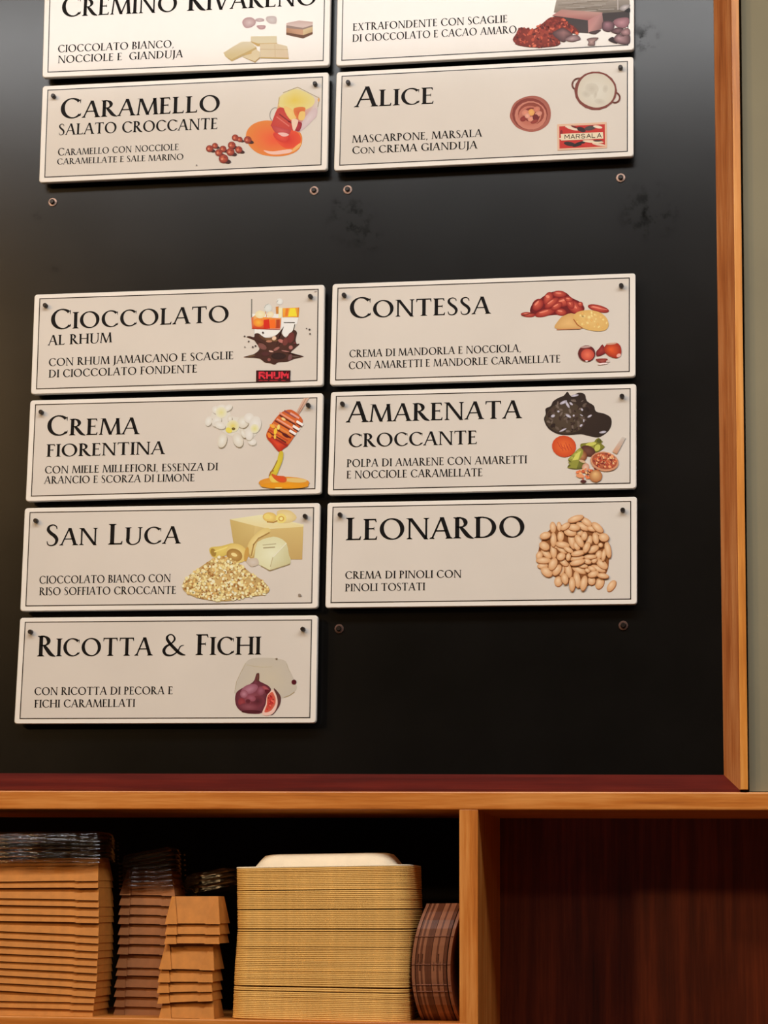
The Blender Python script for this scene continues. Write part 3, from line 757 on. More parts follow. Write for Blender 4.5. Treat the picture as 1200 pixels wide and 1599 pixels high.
p.sm([(800, 604), (836, 606), (832, 680), (794, 780), (768, 836), (738, 850), (700, 826), (735, 765), (772, 700)], (206, 176, 48), (222, 200, 66))
p.line([(778, 690), (742, 765), (712, 812)], 9, (150, 106, 40))
p.ell(845, 908, 252, 60, 0, (224, 142, 40), (232, 164, 60)); p.ell(850, 936, 240, 32, 0, (226, 146, 30), (240, 156, 24)); p.ell(960, 884, 110, 22, 3, (226, 190, 110), (230, 186, 110))
p.sm([(696, 840), (740, 850), (800, 890), (780, 905), (720, 900)], (232, 190, 80), (240, 206, 90))
p.sm([(722, 820), (780, 838), (850, 845), (872, 880), (850, 905), (790, 900), (740, 860)], (206, 92, 36), (230, 72, 30), (825, 876))
p.line([(700, 840), (715, 800), (740, 790)], 12, (170, 110, 40)); p.ell(790, 960, 40, 6, 0, (250, 214, 120))
PIC_CREMA = p

p = Picture(800, 440, 6.0, W_MID)
p.sm([(170, 285), (190, 210), (250, 170), (320, 120), (400, 90), (500, 100), (560, 150), (640, 190), (680, 250), (640, 290), (500, 310), (400, 310), (240, 325)], (112, 24, 24))
for (x, y, a, b, r) in ((340, 158, 42, 66, 22), (445, 115, 66, 32, 4), (240, 215, 62, 48, -48), (485, 188, 78, 44, -14), (372, 198, 78, 32, -36), (150, 308, 68, 24, 4), (312, 290, 100, 34, -16), (458, 284, 54, 34, 8), (590, 240, 88, 52, 38), (545, 200, 60, 34, 60), (640, 212, 26, 26, 0), (530, 165, 40, 28, 10), (420, 230, 60, 30, -30), (810, 250, 102, 32, 14)):
    p.ell(x, y, a, b, r, (142, 30, 26), (220, 96, 70), off=(-.1, -.2)); p.ell(x-a*.15, y-b*.3, a*.45, b*.2, r, (232, 130, 100))
p.line([(90, 318), (160, 300), (200, 290)], 6, (80, 30, 24)); p.line([(180, 270), (200, 200), (240, 170)], 6, (90, 24, 22)); p.line([(740, 235), (890, 262)], 6, (230, 130, 104))
p.sm([(400, 430), (430, 370), (480, 320), (580, 300), (660, 420), (640, 438), (500, 448)], (212, 158, 90), (232, 182, 112))
p.sm([(575, 350), (590, 300), (650, 272), (740, 266), (830, 290), (890, 345), (905, 410), (870, 455), (780, 462), (680, 440), (610, 400)], (222, 172, 94), (232, 186, 110))
p.scatter([(600, 310), (700, 275), (800, 300), (890, 380), (860, 445), (700, 430), (610, 390)], 40, 8, 18, [(236, 196, 124), (216, 164, 88), (226, 176, 100)])
p.line([(578, 352), (612, 402), (660, 434)], 8, (176, 90, 44)); p.line([(420, 446), (640, 440)], 7, (206, 130, 80))
p.ell(700, 672, 82, 78, 0, (92, 26, 26), (150, 60, 48)); p.ell(708, 684, 62, 56, 0, (196, 70, 52), (234, 116, 82)); p.ell(690, 610, 50, 10, -5, (190, 150, 136)); p.ell(700, 742, 14, 6, 0, (250, 220, 206))
p.sm([(790, 655), (815, 625), (845, 588), (862, 605), (885, 650), (850, 682), (795, 696)], (118, 26, 28), (170, 60, 50))
p.sm([(862, 620), (900, 580), (980, 572), (1020, 610), (1022, 680), (985, 714), (920, 700), (875, 665)], (158, 40, 24), (232, 92, 40), (925, 635)); p.ell(1000, 690, 22, 16, -30, (234, 172, 150)); p.ell(930, 580, 50, 9, -4, (206, 160, 130))
p.sm([(788, 724), (890, 720), (884, 748), (850, 762), (810, 752)], (128, 34, 32), (170, 84, 66)); p.ell(850, 768, 50, 8, -6, (246, 214, 200)); p.ell(900, 744, 18, 10, 0, (214, 186, 166))
PIC_CONTESSA = p

p = Picture(830, 600, 7.0588, W_MID)
p.sm([(140, 390), (160, 330), (158, 270), (215, 240), (240, 190), (300, 150), (360, 125), (400, 82), (440, 130), (520, 94), (590, 110), (615, 185), (690, 235), (715, 300), (800, 322), (870, 360), (888, 420), (870, 490), (820, 545), (740, 586), (640, 572), (550, 552), (430, 560), (300, 552), (190, 490)], (50, 36, 28), (58, 42, 32), n=3)
p.sm([(155, 390), (200, 280), (330, 200), (480, 210), (560, 320), (560, 480), (430, 540), (300, 530), (200, 470)], (74, 58, 42), (84, 66, 50))
p.scatter([(170, 380), (220, 270), (340, 170), (540, 150), (640, 250), (600, 400), (560, 520), (300, 520), (200, 450)], 70, 12, 34, [(58, 40, 32), (96, 78, 64), (44, 30, 24), (78, 58, 48), (110, 92, 78)], (.3, .6))
for (x, y, a, b, r) in ((355, 200, 44, 16, -25), (400, 225, 42, 14, 60), (440, 215, 24, 12, 40), (480, 125, 44, 13, -10), (645, 352, 28, 12, -30), (550, 455, 20, 12, -45), (790, 528, 40, 13, -8), (240, 350, 24, 16, -20), (410, 350, 34, 14, 30), (560, 280, 16, 12, 60), (468, 346, 12, 12, 0), (350, 505, 44, 10, -25), (555, 342, 20, 6, 30), (300, 300, 14, 12, 0), (580, 400, 8, 18, 0)): p.ell(x, y, a, b, r, (168, 154, 156), (212, 202, 206))
p.ell(362, 685, 134, 119, 10, (206, 72, 34), (234, 112, 52))
for i in range(9): p.line([(290+i*18, 640+(i*37) % 60), (320+i*16, 690+(i*23) % 50)], 7, (198, 66, 38))
p.sm([(545, 660), (620, 645), (705, 630), (750, 596), (775, 630), (770, 670), (810, 690), (740, 742), (640, 760), (560, 720)], (120, 112, 36), (160, 152, 60)); p.poly([(690, 640), (720, 600), (752, 590), (748, 622), (792, 626), (770, 652), (815, 690), (770, 694), (745, 735), (720, 700), (690, 700)], (130, 122, 44)); p.ell(660, 660, 60, 20, -10, (206, 196, 90)); p.ell(730, 700, 30, 40, 30, (196, 190, 86)); p.ell(750, 625, 26, 24, 0, (96, 92, 36))
p.ell(625, 735, 86, 58, 20, (84, 44, 34), (120, 74, 56)); p.ell(560, 790, 56, 62, 0, (120, 60, 36), (196, 134, 84))
p.sm([(405, 830), (440, 790), (500, 730), (545, 700), (575, 740), (545, 780), (520, 832), (470, 820), (440, 850)], (140, 134, 50), (214, 206, 96))
p.sm([(400, 915), (430, 870), (410, 840), (480, 830), (560, 850), (600, 880), (560, 925), (480, 935)], (96, 92, 34), (134, 126, 56)); p.poly([(395, 920), (440, 900), (405, 860), (450, 862), (412, 826), (470, 822), (440, 780), (500, 790), (490, 742), (540, 760), (575, 722), (570, 770), (530, 840), (500, 930)], (150, 144, 58)); p.poly([(450, 840), (500, 760), (550, 735), (520, 830)], (214, 206, 96)); p.ell(565, 850, 38, 14, 20, (214, 174, 130))
p.ell(600, 915, 40, 46, 20, (206, 140, 110), (236, 196, 160)); p.scatter([(500, 960), (600, 930), (690, 880), (740, 950), (640, 1040), (560, 1060)], 36, 10, 22, [(196, 90, 54), (110, 36, 30), (240, 170, 110), (226, 120, 70)])
p.ell(712, 1012, 72, 68, 0, (176, 104, 56), (236, 186, 120), off=(-.1, -.4)); p.ell(575, 1070, 34, 16, 0, (84, 40, 36)); p.ell(540, 1010, 46, 22, 10, (234, 150, 100))
p.poly([(895, 742), (1005, 578), (1042, 592), (945, 770)], [(214, 158, 120), (206, 190, 172), (196, 182, 164), (206, 146, 106)])
p.ell(808, 852, 158, 108, 10, (206, 140, 100), (232, 176, 134)); p.ell(808, 846, 140, 90, 10, (170, 80, 50), (206, 120, 80))
p.scatter([(680, 830), (740, 770), (860, 765), (935, 800), (940, 880), (860, 930), (740, 915)], 110, 9, 20, [(206, 96, 56), (236, 150, 96), (130, 50, 42), (246, 184, 130), (176, 70, 48)])
PIC_AMARENATA = p

p = Picture(270, 785, 5.217, W_LOW)
p.poly([(465, 135), (725, 98), (1070, 178), (1064, 198), (780, 214), (670, 190)], [(222, 196, 130), (226, 204, 144), (226, 200, 140), (222, 190, 120), (226, 198, 132), (224, 194, 126)])
p.poly([(465, 137), (670, 188), (720, 460), (640, 460), (495, 335)], [(198, 158, 84), (206, 168, 94), (190, 146, 76), (186, 140, 70), (190, 150, 78)])
p.poly([(670, 188), (790, 214), (1064, 196), (1055, 462), (950, 462), (640, 430)], [(212, 174, 100), (204, 164, 92), (206, 166, 92), (190, 146, 78), (188, 144, 74), (196, 154, 84)])
p.ell(790, 118, 58, 40, 5, (214, 166, 76), (234, 196, 104)); p.ell(770, 112, 26, 22, 0, (226, 190, 96)); p.sm([(850, 70), (950, 62), (1010, 120), (960, 160), (880, 160)], (214, 176, 106), (226, 194, 124)); p.ell(882, 128, 44, 40, 0, (226, 190, 92), (240, 206, 118)); p.ell(884, 130, 25, 23, 0, (206, 152, 60)); p.ell(884, 130, 14, 13, 0, (240, 206, 120)); p.line([(770, 156), (820, 160), (850, 148)], 10, (176, 120, 50))
p.sm([(620, 405), (610, 350), (650, 280), (720, 220), (775, 205), (795, 235), (720, 285), (680, 330), (650, 440)], (214, 176, 96), (230, 194, 118)); p.line([(640, 430), (660, 340), (700, 290), (785, 245)], 11, (166, 120, 56))
p.sm([(300, 370), (400, 352), (490, 330), (505, 365), (430, 430), (330, 446)], (206, 166, 70), (222, 184, 88)); p.ell(330, 405, 22, 34, -20, (160, 116, 44)); p.line([(340, 400), (490, 345)], 10, (230, 196, 100))
p.ell(520, 412, 92, 76, 25, (214, 172, 84), (232, 196, 114)); p.ell(502, 428, 66, 52, 20, (158, 108, 44), (196, 146, 70)); p.ell(500, 424, 26, 14, 20, (236, 196, 116)); p.ell(600, 420, 18, 60, 10, (196, 140, 60))
p.sm([(668, 420), (690, 320), (790, 282), (850, 280), (925, 325), (945, 420), (960, 490), (870, 530), (790, 553), (715, 512), (665, 480)], (214, 194, 134), (226, 208, 154), n=2)
p.poly([(820, 440), (928, 328), (962, 492), (790, 553)], [(214, 196, 140), (206, 186, 128), (196, 174, 112), (206, 184, 126)]); p.line([(735, 345), (840, 335)], 8, (182, 160, 108)); p.line([(740, 368), (830, 362)], 10, (170, 146, 96)); p.line([(720, 515), (790, 553), (955, 500)], 7, (158, 128, 78)); p.line([(820, 440), (925, 330)], 5, (232, 216, 166)); p.line([(815, 445), (795, 520)], 6, (188, 160, 104))
p.sm([(600, 470), (680, 450), (700, 500), (640, 520)], (196, 166, 128), (206, 180, 146))
heap = [(78, 690), (110, 612), (230, 520), (330, 455), (400, 435), (470, 458), (560, 510), (640, 575), (740, 640), (788, 712), (740, 750), (640, 765), (560, 778), (430, 802), (250, 786), (130, 745)]
p.sm(heap, (188, 146, 80), (206, 160, 88))
p.scatter(heap, 150, 7, 12, [(150, 96, 40), (166, 108, 48), (196, 140, 70)])
p.scatter(heap, 420, 9, 16, [(232, 200, 130), (222, 182, 108), (238, 210, 146), (206, 160, 86), (228, 190, 116)], (.6, 1))
p.scatter(heap, 90, 5, 9, [(140, 84, 34), (160, 100, 44)])
p.ell(1035, 752, 14, 10, 30, (140, 116, 90))
PIC_SANLUCA = p

p = Picture(820, 790, 7.0588, W_LOW)
p.sm([(170, 420), (290, 250), (480, 200), (700, 180), (870, 300), (920, 480), (920, 680), (840, 820), (640, 890), (420, 830), (270, 740), (150, 620)], (140, 78, 34), (112, 58, 24))
rn = random.Random(5)
nuts = [(225, 325, 62, 38, -15), (310, 235, 34, 62, -5), (378, 225, 26, 52, -5), (445, 225, 60, 32, -35), (560, 140, 92, 34, -18), (680, 175, 70, 36, 35), (800, 235, 78, 38, 42), (870, 345, 56, 46, 10), (915, 480, 34, 92, -10), (640, 225, 80, 36, 25), (540, 235, 70, 38, 5), (740, 250, 58, 28, 10), (315, 370, 34, 80, 0), (215, 440, 60, 44, 30), (395, 335, 36, 62, 5), (500, 290, 70, 40, 10), (600, 290, 50, 34, 30), (415, 425, 80, 34, 8), (315, 500, 36, 78, -5), (235, 525, 70, 34, 40), (160, 545, 36, 46, 20), (205, 600, 84, 34, 0), (520, 390, 38, 86, -15), (600, 385, 38, 76, -30), (655, 330, 34, 48, 10), (710, 385, 34, 62, 15), (780, 355, 34, 66, -10), (815, 295, 30, 26, 0), (570, 440, 50, 34, 60), (410, 485, 64, 26, 28), (480, 480, 60, 26, 30), (585, 520, 78, 30, -12), (680, 455, 34, 66, 25), (755, 475, 68, 36, -28), (835, 430, 26, 24, 0), (400, 555, 50, 40, -35), (480, 560, 26, 42, 10), (720, 560, 74, 24, -3), (815, 540, 36, 52, 20), (870, 540, 24, 70, 10), (575, 575, 80, 26, -10), (310, 640, 44, 72, 25), (195, 660, 60, 30, -5), (240, 725, 70, 48, 35), (430, 620, 58, 32, 40), (580, 620, 84, 32, -14), (690, 610, 44, 28, 15), (640, 660, 56, 22, 5), (765, 600, 34, 26, -30), (850, 640, 74, 42, 38), (355, 705, 40, 68, 35), (480, 710, 38, 84, -10), (600, 705, 84, 34, 22), (740, 690, 46, 26, 20), (810, 690, 84, 30, 22), (690, 710, 30, 22, 20), (755, 750, 62, 34, -18), (860, 768, 66, 28, 8), (410, 720, 26, 56, 20), (440, 800, 38, 62, -12), (370, 830, 46, 56, 15), (575, 810, 38, 92, -8), (520, 860, 34, 80, 0), (650, 850, 38, 84, 12), (735, 825, 44, 44, 20), (825, 850, 46, 68, 25), (955, 880, 38, 72, 35), (345, 440, 30, 26, 0), (560, 340, 26, 60, -20)]
rn.shuffle(nuts)
for (x, y, a, b, r) in nuts:
    p.ell(x+5, y+8, a*1.02, b*1.04, r, (150, 84, 40))
    p.ell(x, y, a, b, r, (206, 140, 82), (236, 186, 130), off=(-.15, -.25), n=16)
PIC_LEONARDO = p

p = Picture(340, 1020, 8.0, W_LOW)
p.sm([(355, 115), (430, 66), (580, 55), (740, 66), (850, 100), (890, 200), (925, 260), (985, 400), (985, 450), (950, 490), (880, 540), (800, 565), (700, 560), (250, 520), (220, 440), (250, 350), (300, 240)], (190, 166, 132), (196, 170, 130), n=3)
p.line([(365, 145), (450, 162), (560, 175), (680, 168)], 8, (186, 160, 116)); p.line([(350, 125), (290, 240), (235, 360), (220, 450)], 6, (178, 150, 104)); p.line([(830, 552), (900, 528), (960, 486)], 10, (168, 138, 90)); p.line([(860, 130), (905, 240)], 6, (182, 156, 112))
p.sm([(218, 570), (236, 490), (300, 440), (380, 400), (445, 355), (475, 300), (482, 262), (500, 248), (522, 256), (518, 300), (520, 345), (580, 378), (640, 412), (668, 462), (622, 520), (610, 620), (560, 742), (430, 756), (320, 738), (240, 670)], (92, 34, 38), (140, 66, 66), (400, 560), n=3)
for (x, y, a, b, r, c, d) in ((400, 450, 110, 60, -20, (140, 72, 74), (178, 112, 110)), (330, 510, 50, 50, 0, (140, 70, 72), (182, 116, 112)), (300, 610, 46, 50, 0, (130, 44, 44), (150, 56, 52)), (500, 600, 90, 70, 0, (116, 46, 48), (78, 26, 30)), (420, 560, 60, 40, 20, (136, 62, 64), (158, 84, 84)), (390, 670, 120, 46, 4, (110, 44, 46), (140, 70, 68)), (540, 470, 50, 60, 20, (124, 54, 56), (156, 84, 86)), (420, 730, 120, 18, 0, (66, 18, 22), (84, 26, 28)), (380, 600, 30, 26, 0, (96, 34, 36), (90, 28, 32)), (600, 440, 50, 22, 35, (150, 60, 56), (170, 82, 76))): p.ell(x, y, a, b, r, c, d)
p.sm([(482, 340), (490, 262), (500, 250), (522, 258), (516, 345)], (84, 42, 30), (112, 60, 44)); p.sm([(590, 455), (660, 468), (620, 520)], (90, 20, 26))
p.sm([(702, 438), (750, 480), (790, 550), (780, 640), (740, 710), (690, 766), (660, 760), (745, 640), (745, 540)], (84, 40, 34), (112, 62, 50))
p.sm([(556, 752), (600, 640), (618, 530), (660, 480), (692, 452), (725, 500), (748, 580), (744, 660), (700, 745), (620, 782)], (226, 170, 136), (236, 190, 156))
p.sm([(585, 735), (615, 640), (622, 540), (680, 484), (712, 530), (726, 580), (715, 650), (660, 722)], (206, 90, 60), (170, 32, 28), (655, 610)); p.scatter([(620, 600), (650, 520), (700, 540), (700, 640), (640, 700), (600, 710)], 26, 8, 16, [(196, 44, 34), (150, 24, 26), (222, 84, 60)])
p.ell(955, 360, 31, 31, 0, (84, 16, 24), (66, 8, 16)); p.ell(737, 70, 13, 11, 0, (120, 96, 70))
PIC_RICOTTA = p

sign('white sign reading Cremino Rivareno with white chocolate, cut by the top of the photo',
     [(70.5, -48), (518, -70), (514.6, 102.5), (65.8, 121.3)],
     [('Cremino Rivareno', 95, 26.5, 495, 7.5, 31, .84), ('CIOCCOLATO BIANCO,', 90, 82, 272, 74, 11.5), ('NOCCIOLE E  GIANDUJA', 90, 98.7, 285.8, 89.5, 11.5)],
     [(90, -31), (497, -51)], PIC_CREMINO)
sign('white sign with cocoa powder and dark chocolate pieces, cut by the top of the photo',
     [(528.5, -72), (991, -95), (990.8, 78), (525, 103)],
     [('EXTRAFONDENTE CON SCAGLIE', 551, 48, 793, 35, 11.5), ('DI CIOCCOLATO E CACAO AMARO', 550.4, 65.5, 807.5, 51.5, 11.5)],
     [(547, -54), (971, -75)], PIC_EXTRA)
sign('white sign reading Caramello salato croccante with a spilled caramel jar',
     [(66.3, 134.2), (513.8, 112.5), (511.3, 265.4), (60.8, 285.4)],
     [('Caramello', 93, 185.5, 344, 173.8, 31), ('SALATO CROCCANTE', 90.8, 211, 340, 201.3, 17), ('Caramello con nocciole', 90, 243, 279, 234.2, 11.5, .85), ('CARAMELLATE E SALE MARINO', 88.8, 257, 286.7, 249.2, 9.2)],
     [(84.6, 151.5), (493, 132.5)], PIC_CARAMELLO)
sign('white sign reading Alice with a bowl, a pot of cream and a red label',
     [(525.8, 112.5), (990, 88.3), (990, 244.2), (521.7, 266.7)],
     [('Alice', 554.2, 167.5, 678.3, 161.7, 31), ('MASCARPONE, MARSALA', 550, 223, 753.3, 213.3, 11.5), ('Con CREMA GIANDUJA', 550, 240.4, 745.8, 231.7, 11.5)],
     [(544.6, 130.4), (969.6, 107)], PIC_ALICE)
sign('white sign reading Cioccolato al rhum with glasses over a chocolate splash',
     [(53.7, 459.8), (507, 444.3), (504.9, 602.3), (48, 615.8)],
     [('Cioccolato', 78, 514.5, 358, 502.7, 31), ('AL RHUM', 75, 539.3, 174.6, 534.5, 15.5), ('CON RHUM JAMAICANO E SCAGLIE', 75.7, 571.7, 364.8, 560.7, 12), ('DI CIOCCOLATO FONDENTE', 75.7, 589.7, 308, 581.5, 12)],
     [(72, 478), (485.7, 464)], PIC_CIOCCOLATO)
sign('white sign reading Contessa with almonds, biscuits and hazelnuts',
     [(519.5, 443.4), (993, 426.4), (993, 588.3), (515.3, 601.9)],
     [('Contessa', 545, 496.9, 766.5, 489.7, 32), ('CREMA DI MANDORLA E NOCCIOLA,', 545.5, 558.1, 814.5, 549.2, 11.5), ('CON AMARETTI E MANDORLE CARAMELLATE', 544.6, 576.4, 875.7, 565.8, 11.5)],
     [(538.3, 462), (970.9, 447.2)], PIC_CONTESSA)
sign('white sign reading Crema fiorentina with white flowers and a honey dipper',
     [(47.1, 625.2), (504.9, 613.8), (501.6, 771), (39.8, 783.2)],
     [('Crema', 72, 680.3, 217.5, 677.9, 31), ('FIORENTINA', 72, 713.4, 257.4, 708.9, 19.5), ('CON MIELE MILLEFIORI, ESSENZA DI', 69.6, 739.5, 340.3, 734.2, 11.5), ('ARANCIO E SCORZA DI LIMONE', 68.8, 755.4, 304, 751.4, 11.5)],
     [(65.5, 644.4), (482.4, 633.8)], PIC_CREMA)
sign('white sign reading Amarenata croccante with dark cherry pulp and a spoon of nuts',
     [(517, 612.1), (994.3, 599.4), (994.3, 762.6), (511.9, 773.2)],
     [('Amarenata', 541.2, 659.7, 815, 652.9, 32, .85), ('CROCCANTE', 543.8, 698.4, 745.6, 693.3, 21), ('POLPA DI AMARENE CON AMARETTI', 541.6, 729.4, 823.4, 723.4, 12), ('E NOCCIOLE CARAMELLATE', 541.2, 747.2, 754, 743.4, 12)],
     [(535.7, 631.6), (972, 619.7)], PIC_AMARENATA)
sign('white sign reading San Luca with white chocolate and puffed rice',
     [(38.5, 793.4), (500, 785.3), (496.6, 949.8), (31.2, 954.5)],
     [('San Luca', 70.3, 852, 282, 848.6, 32), ('CIOCCOLATO BIANCO CON', 61, 911.5, 266.7, 908.5, 12), ('RISO SOFFIATO CROCCANTE', 61, 929.4, 275.2, 927.2, 12)],
     [(57.2, 813.8), (477.5, 807)], PIC_SANLUCA)
sign('white sign reading Leonardo with a heap of pine nuts',
     [(511.7, 785.1), (995.3, 775.6), (995.3, 943.7), (508.2, 949.4)],
     [('Leonardo', 540, 843.6, 820.6, 838.9, 35, .93), ('CREMA DI PINOLI CON', 539, 903.9, 721, 901.7, 11.7), ('PINOLI TOSTATI', 539, 923.4, 664.2, 921.6, 11.7)],
     [(532, 804.6), (973.2, 797.3)], PIC_LEONARDO)
sign('white sign reading Ricotta and Fichi with purple figs, lowest of the signs',
     [(31.2, 964.7), (496.6, 960.8), (493.7, 1129), (21.9, 1130.4)],
     [('Ricotta & Fichi', 57.6, 1025, 407.5, 1022, 32, .86), ('CON RICOTTA DI PECORA E', 53.3, 1085.3, 270, 1084, 12), ('FICHI CARAMELLATI', 53.3, 1104.9, 211, 1103.6, 12)],
     [(48.7, 987.2), (474, 983)], PIC_RICOTTA)
# bare screws with washers left on the board, screwed into it
for (a, b, wm) in ((82.5, 316, washer_m), (491, 298, washer_m), (543.5, 296.5, washer_m), (970, 278, washer_m), (530, 982, washer_dark_m), (974, 977, washer_dark_m)):
    pin(board, a, b, 0.0, r=0.0026, length=0.004, washer=wm)

# ------------------------------------------------------------------ folded kraft boxes, stacked upside down
def kraft_box(name, label, cat, W, D, H, slope, mat, group, flap=0.2, sx=0.2, prd=0.0013):
    """open carton turned upside down; origin = front right lower corner, x runs to the left edge at -W"""
    t = bpy.data.objects.new(name, None); COL.objects.link(t); t.empty_display_size = 0.02
    tag(t, label, cat, group)
    th = 0.0005
    s, sX = slope*H, sx*H
    def wall_loop(i, k, z): return [(-W+i+sX*k, i+s*k, z), (-i-sX*k, i+s*k, z), (-i-sX*k, D-i-s*k, z), (-W+i+sX*k, D-i-s*k, z)]
    o0, o1 = wall_loop(0, 0, 0), wall_loop(0, 1, H)
    i0, i1 = wall_loop(th, 0, 0), wall_loop(th, 1, H-th)
    vs = o0+o1+i0+i1; fs = []
    for k in range(4):
        j = (k+1) % 4
        fs.append([k, j, 4+j, 4+k]); fs.append([8+j, 8+k, 12+k, 12+j]); fs.append([j, k, 8+k, 8+j])
    fs.append([4, 5, 6, 7]); fs.append([15, 14, 13, 12])
    body = mk('body', vs, fs, mat, None, origin=(0, 0, 0)); body.parent = t
    # folded corner tabs on the front wall, one at each end
    def tab(pts, out):
        # out: how far each corner of the tab stands off the wall
        v = [(x, slope*z-g, z) for (x, z), g in zip(pts, out)]+[(x, slope*z+0.0001, z) for x, z in pts]
        n = len(pts); f = [list(range(n)), list(range(2*n-1, n-1, -1))]
        for i in range(n): f.append([(i+1) % n, i, n+i, n+(i+1) % n])
        o = mk('corner_tab', v, f, mat, None, origin=(0, 0, 0)); o.parent = t
    tab([(-flap*W, -0.0006), (0.0002, -0.0006), (-sX-0.0002, H), (-sX-0.0015, H)], (0.0003, prd, prd, prd))
    tab([(-W, -0.0006), (-W+flap*.85*W, -0.0006), (-W+sX+flap*.25*W, H), (-W+sX+.0004, H)], (0.0003, prd, prd*.8, 0.0003))
    return t
def place(o, BR, BL, tilt=0.0):
    x = (Vector(BR)-Vector(BL)).normalized()
    y = Vector((-x.y, x.x, 0)).normalized()
    z = x.cross(y).normalized(); y = z.cross(x)
    mm = Matrix((x, y, z)).transposed().to_4x4(); mm.translation = BR
    o.matrix_world = mm

ORD = ['first', 'second', 'third', 'fourth', 'fifth', 'sixth', 'seventh', 'eighth', 'ninth', 'tenth', 'eleventh', 'twelfth', 'thirteenth', 'fourteenth', 'fifteenth', 'sixteenth', 'seventeenth', 'eighteenth']
YL = YF+0.004
left = [(153.5, 1374.5, 1376.7), (153.5, 1385.5, 1386.7), (154, 1405, 1402.5), (154.5, 1416, 1413), (154.5, 1430.5, 1426.7), (154.5, 1440.5, 1438), (154, 1460.5, 1454), (154, 1472.5, 1465), (153.5, 1484.5, 1477.5), (153, 1496, 1489), (152, 1507.5, 1501), (152, 1519, 1511.7), (151.5, 1531.5, 1523), (150, 1543, 1535), (149.5, 1556, 1546.7), (147.5, 1565.5, 1563), (146.5, 1577, 1573), (145, 1587.5, 1586)]
proto = None
n = len(left)
for i in range(n-1, -1, -1):
    cx, cyy, ly = left[i]
    if proto is None:
        o = proto = kraft_box('kraft_box', '', 'box', 0.155, 0.050, 0.0215, 0.42, kraft_m, 'wide kraft boxes in the left stack', 0.15, 0.10, 0.0012)
    else: o = copy_tree(proto)
    o['label'] = (ORD[i]+' wide kraft box from the top of the left stack' if 0 < i < n-1 else 'kraft box at the top of the left stack, under the clear lids' if i == 0 else
                  'kraft box at the bottom of the left stack, on the lower shelf' if i == n-1 else
                  'wide upside-down kraft box nested within the tall left stack')
    place(o, P(cx, cyy, YL+0.010), P(0, ly, YL+0.0105))
mid = [(186.7, 1396.7), (185.8, 1412.5), (185, 1427.5), (184.2, 1441.7), (184.2, 1459), (184, 1473.3), (183, 1489), (181, 1510), (180.8, 1522.5), (178.5, 1541), (178, 1555.5), (177.5, 1571), (176.7, 1584.5)]
proto = None; n = len(mid)
for i in range(n-1, -1, -1):
    lx, ly = mid[i]
    if proto is None:
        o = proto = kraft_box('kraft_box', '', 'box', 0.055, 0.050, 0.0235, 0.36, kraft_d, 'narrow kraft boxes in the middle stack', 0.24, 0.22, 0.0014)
    else: o = copy_tree(proto)
    o['label'] = (ORD[i]+' narrow kraft box from the top of the middle stack' if 0 < i < n-1 else 'narrow kraft box topmost of the middle stack, under the slanting clear lids' if i == 0 else
                  'narrow kraft box at the bottom of the middle stack on the lower shelf' if i == n-1 else
                  'narrow darker kraft box nested within the middle stack')
    A = P(lx, ly, YL+0.045)
    place(o, A+Vector((0.055, 0.002, -0.0004)), A)
small = [(256.7, 1442, 344, 1442), (255.5, 1458.5, 344, 1458.5), (253.5, 1473, 343, 1473), (246.7, 1512.5, 335, 1514.3), (245, 1533, 333, 1533), (243.3, 1549.8, 332, 1547.5), (243.3, 1566.5, 332.5, 1562), (245.8, 1589, 335, 1591)]
names = ['small kraft box topmost of the short stack beside the cream trays', 'small kraft box second from the top of the short stack', 'small kraft box third from the top of the short stack', 'small kraft box with a tall plain front halfway down the short stack', 'small kraft box fifth from the top of the short stack', 'small kraft box sixth from the top of the short stack', 'small kraft box second from the bottom of the short stack', 'small kraft box at the bottom of the short stack on the lower shelf']
proto = None
for i in range(7, -1, -1):
    x0, y0, x1, y1 = small[i]
    if proto is None: o = proto = kraft_box('kraft_box', '', 'box', 0.0535, 0.038, 0.0252, 0.34, kraft_m, 'small kraft boxes in the short stack', 0.27, 0.15, 0.0016)
    else: o = copy_tree(proto)
    o['label'] = names[i]
    place(o, P(x1, y1, YL), P(x0, y0, YL+0.0005))

# ------------------------------------------------------------------ clear plastic lids on the kraft stacks
def clear_lid(W, D, H, group):
    t = bpy.data.objects.new('clear_lid', None); COL.objects.link(t); t.empty_display_size = 0.02
    tag(t, '', 'lid', group)
    def lp(i, z): 
        r = 0.006; out = []
        for (cx, cyy, a0) in ((-r-i, D-r-i, 0), (-W+r+i, D-r-i, 90), (-W+r+i, r+i, 180), (-r-i, r+i, 270)):
            for k in range(4):
                a = math.radians(a0+30*k); out.append((cx+r*math.cos(a), cyy+r*math.sin(a), z))
        return out
    L = [lp(-0.003, 0), lp(-0.003, 0.0012), lp(0.0, 0.0012), lp(0.002, H*.8), lp(0.005, H), lp(0.010, H-0.001)]
    vs = sum(L, []); fs = []
    for k in range(len(L)-1):
        for i in range(16): fs.append([k*16+i, k*16+(i+1) % 16, (k+1)*16+(i+1) % 16, (k+1)*16+i])
    fs.append([(len(L)-1)*16+i for i in range(16)])
    b = mk('shell', vs, fs, clear_m, None, smooth=False, origin=(0, 0, 0)); b.parent = t
    return t
def lids(pts, W, D, H, group, labels):
    proto = None
    for i, (BR, BL) in enumerate(pts):
        o = proto = clear_lid(W, D, H, group) if proto is None else proto
        if i: o = copy_tree(proto)
        o['label'] = labels[i] if i < len(labels) else labels[-1]
        place(o, BR, BL)
L_ = []
for i, (yr, yl) in enumerate(((1347, 1349.5), (1341, 1342), (1336, 1336.5), (1326, 1327), (1320, 1321), (1314.5, 1315))):
    L_.append((P(157, yr, YL+0.008), P(0, yl, YL+0.009)))
